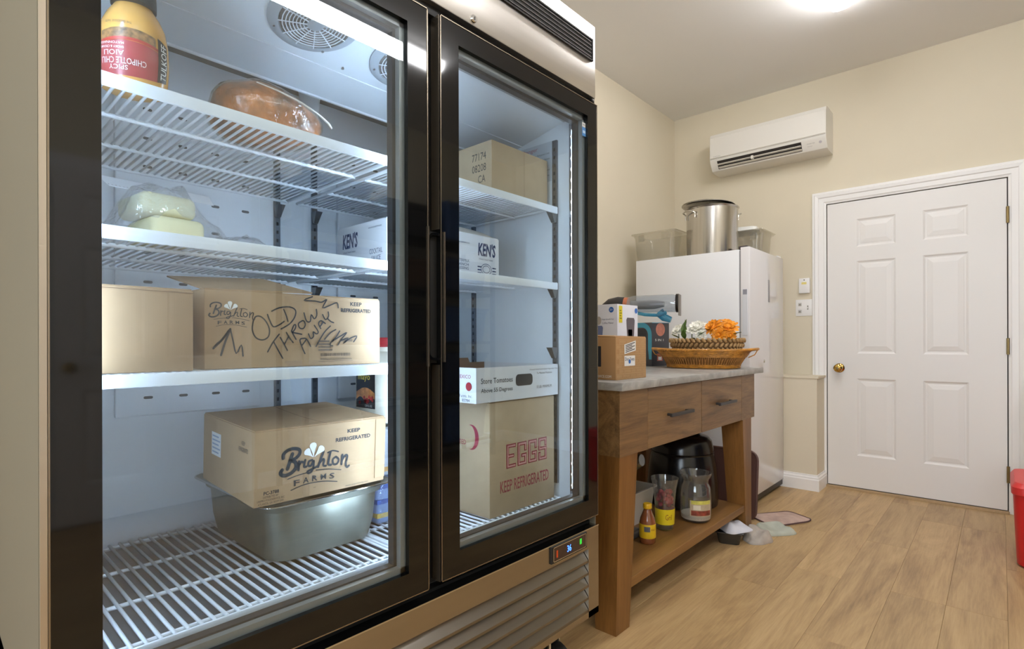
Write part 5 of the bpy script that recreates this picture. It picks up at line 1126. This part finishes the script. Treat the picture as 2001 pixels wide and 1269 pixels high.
# ------------------------------------------------------------------ upright freezer and things on top
white_app = M('appliance_white', (232, 233, 236), .22, coat=.3)
gloss_app = M('appliance_front', (226, 224, 226), .10, coat=.6)
FZ = 1.640
uf = thing('upright_freezer', 'white upright freezer beside the panel door', 'freezer', (-1.57, 3.88, 0))
MB().rbox(-1.972, -1.238, 3.533, 4.228, .022, FZ, .004).build('cabinet', white_app, uf, 40)
MB().box(-1.238, -1.228, 3.540, 4.221, .06, FZ - .006).build('door_gasket', M('gasket_grey', (150, 150, 152), .6), uf)
fd = MB().rbox(-1.228, -1.170, 3.530, 4.232, .055, FZ + .012, .004, 3).build('door', gloss_app, uf, 40)
MB().rbox(-1.215, -1.184, 3.5270, 3.5310, 1.090, 1.385, .001).build('grip', M('grip_white', (214, 216, 222), .3), fd)
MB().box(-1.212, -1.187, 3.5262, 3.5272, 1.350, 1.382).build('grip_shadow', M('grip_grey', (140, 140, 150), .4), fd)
MB().rbox(-1.1705, -1.1690, 3.888, 3.925, 1.32, 1.47, .0005).build('badge', M('badge_grey', (150, 148, 150), .3, .5), fd)
MB().lathe([(.012, 0), (.012, .003), (0, .004)], (-1.1705, 3.80, .92), 14, 'X').build('lock', polished, fd, 40)
MB().box(-1.960, -1.215, 3.545, 4.220, .0, .024).build('plinth', dark_metal, uf)
MB().box(-1.238, -1.176, 3.545, 4.225, .018, .054).build('kick_strip', dark_metal, uf)
MB().box(-1.216, -1.180, 4.15, 4.215, FZ+.012, FZ + .025).build('top_hinge', white_app, uf)
sp_ = thing('stock_pot', 'tall steel stock pot with handles on top of the freezer', 'pot', (-1.500, 3.755, FZ + .0005), R(0))
pot_m = brushed('pot_steel', (198, 194, 188), .20, 'Z', .15)
MB().lathe([(.165, 0), (.170, .004), (.171, .325), (.176, .330), (.179, .334), (.176, .338), (.168, .334), (.167, .02), (.165, .006), (0, .006)], (0, 0, 0), 48).build('body', pot_m, sp_, 40, local=True)
for a in (R(-123), R(57)):
    c, s = math.cos(a), math.sin(a); q = lambda t, o, z: (c * (.171 + o) - s * t, s * (.171 + o) + c * t, z)
    MB().tube([q(-.055, .002, .262), q(-.055, .002, .296), q(-.048, .028, .308), q(0, .038, .312), q(.048, .028, .308), q(.055, .002, .296), q(.055, .002, .262)], .0052, 8).build('handle', polished, sp_, 60, local=True)
ld = thing('pot_cover', 'flat steel lid lying askew on the stock pot', 'lid', (-1.500, 3.755, FZ + .3400), 0)
lo_ = MB().lathe([(0, .010), (.150, .008), (.160, .002), (.176, .004), (.180, .008), (.178, .012), (.160, .012), (.120, .020), (0, .022)], (0, 0, 0), 48).build('plate', pot_m, ld, 40, local=True, rot=(R(-3), R(2.5), 0), loc=(-.022, -.01, .012))
MB().tube([(-.045, 0, .020), (-.042, 0, .040), (0, 0, .046), (.042, 0, .040), (.045, 0, .020)], .005, 8).build('handle', polished, lo_, 60, local=True)
bin_c = clear('bin_plastic', (240, 238, 232), .07, .04, .07)
def bin_(name, label, loc, rz, hx, hy, h_, lidded=False):
    t = thing(name, label, 'food bin', loc, rz, 'clear food storage bins on the freezer')
    rg = [[(x, y, z) for x, y in rrect(a, b, .03)] for a, b, z in ((hx * .86, hy * .86, 0), (hx * .88, hy * .88, .006), (hx * .95, hy * .95, h_ - .03), (hx, hy, h_ - .012), (hx + .012, hy + .012, h_ - .008), (hx + .012, hy + .012, h_), (hx - .004, hy - .004, h_), (hx * .93, hy * .93, h_ - .03), (hx * .86, hy * .86, .008))]
    loft(rg, True, True).build('bin_body', bin_c, t, 40, local=True)
    for s in (-1, 1): MB().rbox(s * hx * .55 - .022, s * hx * .55 + .022, -hy - .004, -hy + .006, h_ - .060, h_ - .014, .004).build('grip_lug', bin_c, t, local=True)
    if lidded: MB().rbox(-hx - .014, hx + .014, -hy - .014, hy + .014, h_ + .0005, h_ + .010, .004).build('lid', bin_c, t, local=True)
    return t
bin_('food_bin', 'clear food bin at the wall side of the stock pot', (-1.865, 3.720, FZ + .0005), 0, .165, .140, .205)
b2_ = bin_('food_bin', 'clear lidded food bin between the stock pot and the end wall', (-1.350, 4.088, FZ + .0005), 0, .115, .135, .190, True)
wl_ = thing('white_cover', 'white plastic lid lying on the clear lidded bin', 'lid', (-1.385, 4.095, FZ + .2015), R(12))
loft([[(x, y, z) for x, y in rrect(hx, hy, .03)] for hx, hy, z in ((.085, .11, 0), (.09, .115, .004), (.086, .11, .030), (.07, .095, .036))], True, True).build('lid', M('lid_white', (226, 224, 216), .4), wl_, 40, local=True)
dk = thing('dark_scoop', 'small dark scoop inside view beside the stock pot base', 'scoop', (-1.262, 3.700, FZ + .0005))
MB().rbox(-.03, .03, -.025, .025, 0, .045, .006).build('bowl', M('dark_plastic', (66, 56, 56), .5), dk, local=True)
MB().rbox(-.012, .012, .024, .10, .028, .042, .004).build('handle', M('dark_plastic', (66, 56, 56), .5), dk, local=True)

# ------------------------------------------------------------------ wall-mounted air conditioner
ac = thing('air_conditioner', 'white wall-mounted split air conditioner with open louvre', 'air conditioner', (-1.305, YF, 2.40))
acm = M('ac_plastic', (226, 222, 214), .4)
AX0, AX1 = -1.713, -.897
pr = [(YF, 2.700), (4.290, 2.700), (4.262, 2.690), (4.252, 2.660), (4.248, 2.500), (4.256, 2.470), (4.300, 2.412), (4.330, 2.402), (YF, 2.402)]
MB().prism(pr, lambda q, t: (t, q[0], q[1]), AX0, AX1).build('casing', acm, ac, 25)
MB().prism([(4.252, 2.668), (4.2465, 2.662), (4.2425, 2.502), (4.2485, 2.498)], lambda q, t: (t, q[0], q[1]), AX0 + .004, AX1 - .004).build('front_panel', acm, ac, 25)
MB().box(AX0 + .004, AX1 - .004, 4.249, 4.256, 2.4935, 2.4965).build('panel_gap', M('ac_gap', (150, 144, 134), .6), ac)
op = MB().prism([(4.2545, 2.4765), (4.2525, 2.4745), (4.2915, 2.4205), (4.2935, 2.4225)], lambda q, t: (t, q[0], q[1]), AX0 + .055, -1.055).build('outlet', M('ac_dark', (46, 40, 36), .6), ac)
MB().prism([(4.258, 2.4545), (4.256, 2.4500), (4.280, 2.4440), (4.282, 2.4480)], lambda q, t: (t, q[0], q[1]), AX0 + .057, -1.058).build('louvre_blade', acm, op)
MB().prism([(4.2735, 2.4345), (4.2695, 2.4310), (4.288, 2.4235), (4.291, 2.4265)], lambda q, t: (t, q[0], q[1]), AX0 + .062, -1.056).build('louvre_blade', acm, op)
MB().box(-1.40, -1.385, 4.252, 4.282, 2.436, 2.460).build('louvre_post', acm, op)
af = Face(Vector((AX0, 4.2460, 2.50)) - Vector((-1.305, YF, 2.40)), (1, 0, 0), (0, 0, 1))
text('brand_mark', 'DAIKIN', af, .03, .006, .055, .009, M('ac_print', (168, 164, 160), .5), ac, e=.0040)
af2 = Face(Vector((-1.03, 4.2560, 2.470)) - Vector((-1.305, YF, 2.40)), (1, 0, 0), (0, .60, -.80)); af2 = Face(Vector((-1.03, 4.2905, 2.4245)) - Vector((-1.305, YF, 2.40)), (1, 0, 0), (0, -.604, .797))
text('panel_print', 'INVERTER', af2, .010, .034, .050, .008, M('ac_print', (168, 164, 160)), ac, e=.0006); text('panel_print', 'R410A', af2, .012, .016, .03, .006, M('ac_print', (168, 164, 160)), ac)
b = MB(); disc(b, (.095, .036), .010, af2, .0012, 18); b.build('sensor_window', M('ac_sensor', (196, 190, 194), .3), ac, local=True)

# ------------------------------------------------------------------ wall controls
sw = thing('switch_plate', 'white two-gang switch plate beside the door casing', 'light switch', (-1.087, YF, 1.302))
MB().rbox(-1.146, -1.034, YF - .006, YF, 1.241, 1.364, .002).build('plate', trim_m, sw, 40)
for z in (1.276, 1.328):
    MB().rbox(-1.128, -1.106, YF - .008, YF - .005, z - .012, z + .012, .001).build('toggle_mount', M('switch_grey', (196, 192, 186), .5), sw)
    MB().box(-1.122, -1.112, YF - .016, YF - .008, z - .006, z + .003).build('toggle', M('toggle_grey', (140, 134, 126), .5), sw)
MB().box(-1.068, -1.060, YF - .0065, YF - .0058, 1.288, 1.318).build('slot', M('toggle_grey', (140, 134, 126)), sw); MB().box(-1.067, -1.061, YF - .016, YF - .006, 1.296, 1.306).build('toggle', trim_m, sw)
se = thing('wall_sensor', 'small white wall sensor with yellow sticker above the switch plate', 'sensor', (-1.084, YF, 1.466))
MB().rbox(-1.121, -1.047, YF - .022, YF, 1.410, 1.522, .004).build('case', trim_m, se, 40)
MB().box(-1.102, -1.068, YF - .0226, YF - .0222, 1.476, 1.492).build('sticker', M('sticker_yellow', (236, 220, 130), .5), se)
MB().lathe([(.004, 0), (.004, -.001), (0, -.001)], (-1.084, YF - .022, 1.508), 10, 'Y').build('indicator', ink, se)

# ------------------------------------------------------------------ red cooler at the picture edge
rc_ = thing('red_cooler', 'red plastic cooler box on the floor near the door', 'cooler', (.27, 3.62, 0))
red = M('red_plastic', (196, 34, 36), .35)
loft([[(x + .27, y + 3.62, z) for x, y in rrect(hx, hy, .05)] for hx, hy, z in ((.205, .19, 0), (.215, .20, .012), (.228, .213, .33), (.228, .213, .335))], True, True).build('body', red, rc_, 35)
loft([[(x + .27, y + 3.62, z) for x, y in rrect(hx, hy, .05)] for hx, hy, z in ((.232, .217, .336), (.235, .220, .340), (.235, .220, .372), (.222, .207, .392), (.19, .175, .398))], True, True).build('lid', M('red_lid', (206, 52, 50), .4), rc_, 35)
MB().rbox(.24, .30, 3.62 - .236, 3.62 - .219, .345, .375, .004).build('latch', M('red_lid', (206, 52, 50)), rc_, 60)

# ------------------------------------------------------------------ unseen rack and bins added opposite the cooler to darken its door reflections
rk = thing('reflection_rack', 'dark metal rack added opposite the cooler for its reflection', 'shelving', (1.86, 2.72, 0))
rkm = M('rack_metal', (38, 40, 44), .45, .6)
for x in (1.66, 2.06):
    for y in (1.80, 3.64): MB().box(x - .016, x + .016, y - .016, y + .016, 0, 2.30).build('post', rkm, rk)
RZ = (.18, .62, 1.06, 1.50, 1.94)
for z in RZ: MB().rbox(1.65, 2.07, 1.79, 3.65, z - .025, z, .003).build('rack_shelf', rkm, rk)
rb2 = random.Random(21)
tones = [('bin_navy', (34, 52, 92), 'navy'), ('bin_charcoal', (44, 44, 48), 'charcoal'), ('bin_blue', (52, 88, 140), 'blue'), ('bin_brown', (92, 66, 44), 'brown')]
words = ('lowest', 'second', 'third', 'fourth', 'top'); cols = ('nearest the viewpoint', 'in the middle', 'nearest the end wall')
for i, z in enumerate(RZ):
    for j in range(3):
        nm, c, wd = tones[(i * 2 + j) % 4]; y = 2.10 + j * .62; hh = .22 + .12 * rb2.random()
        t = thing('reflection_bin', '%s bin added for reflections on the %s rack shelf, %s' % (wd, words[i], cols[j]), 'bin', (1.86, y, z + .0005), 0, 'bins on the added rack')
        loft([[(x, q, h) for x, q in rrect(a, b, .03)] for a, b, h in ((.16, .23, 0), (.175, .25, hh - .03), (.185, .26, hh - .025), (.185, .26, hh))], True, False).build('tub', M(nm, c, .4), t, 40, local=True)
        MB().rbox(-.19, .19, -.265, .265, hh + .0005, hh + .02, .006).build('cover', M(nm, c, .4), t, 40, local=True)
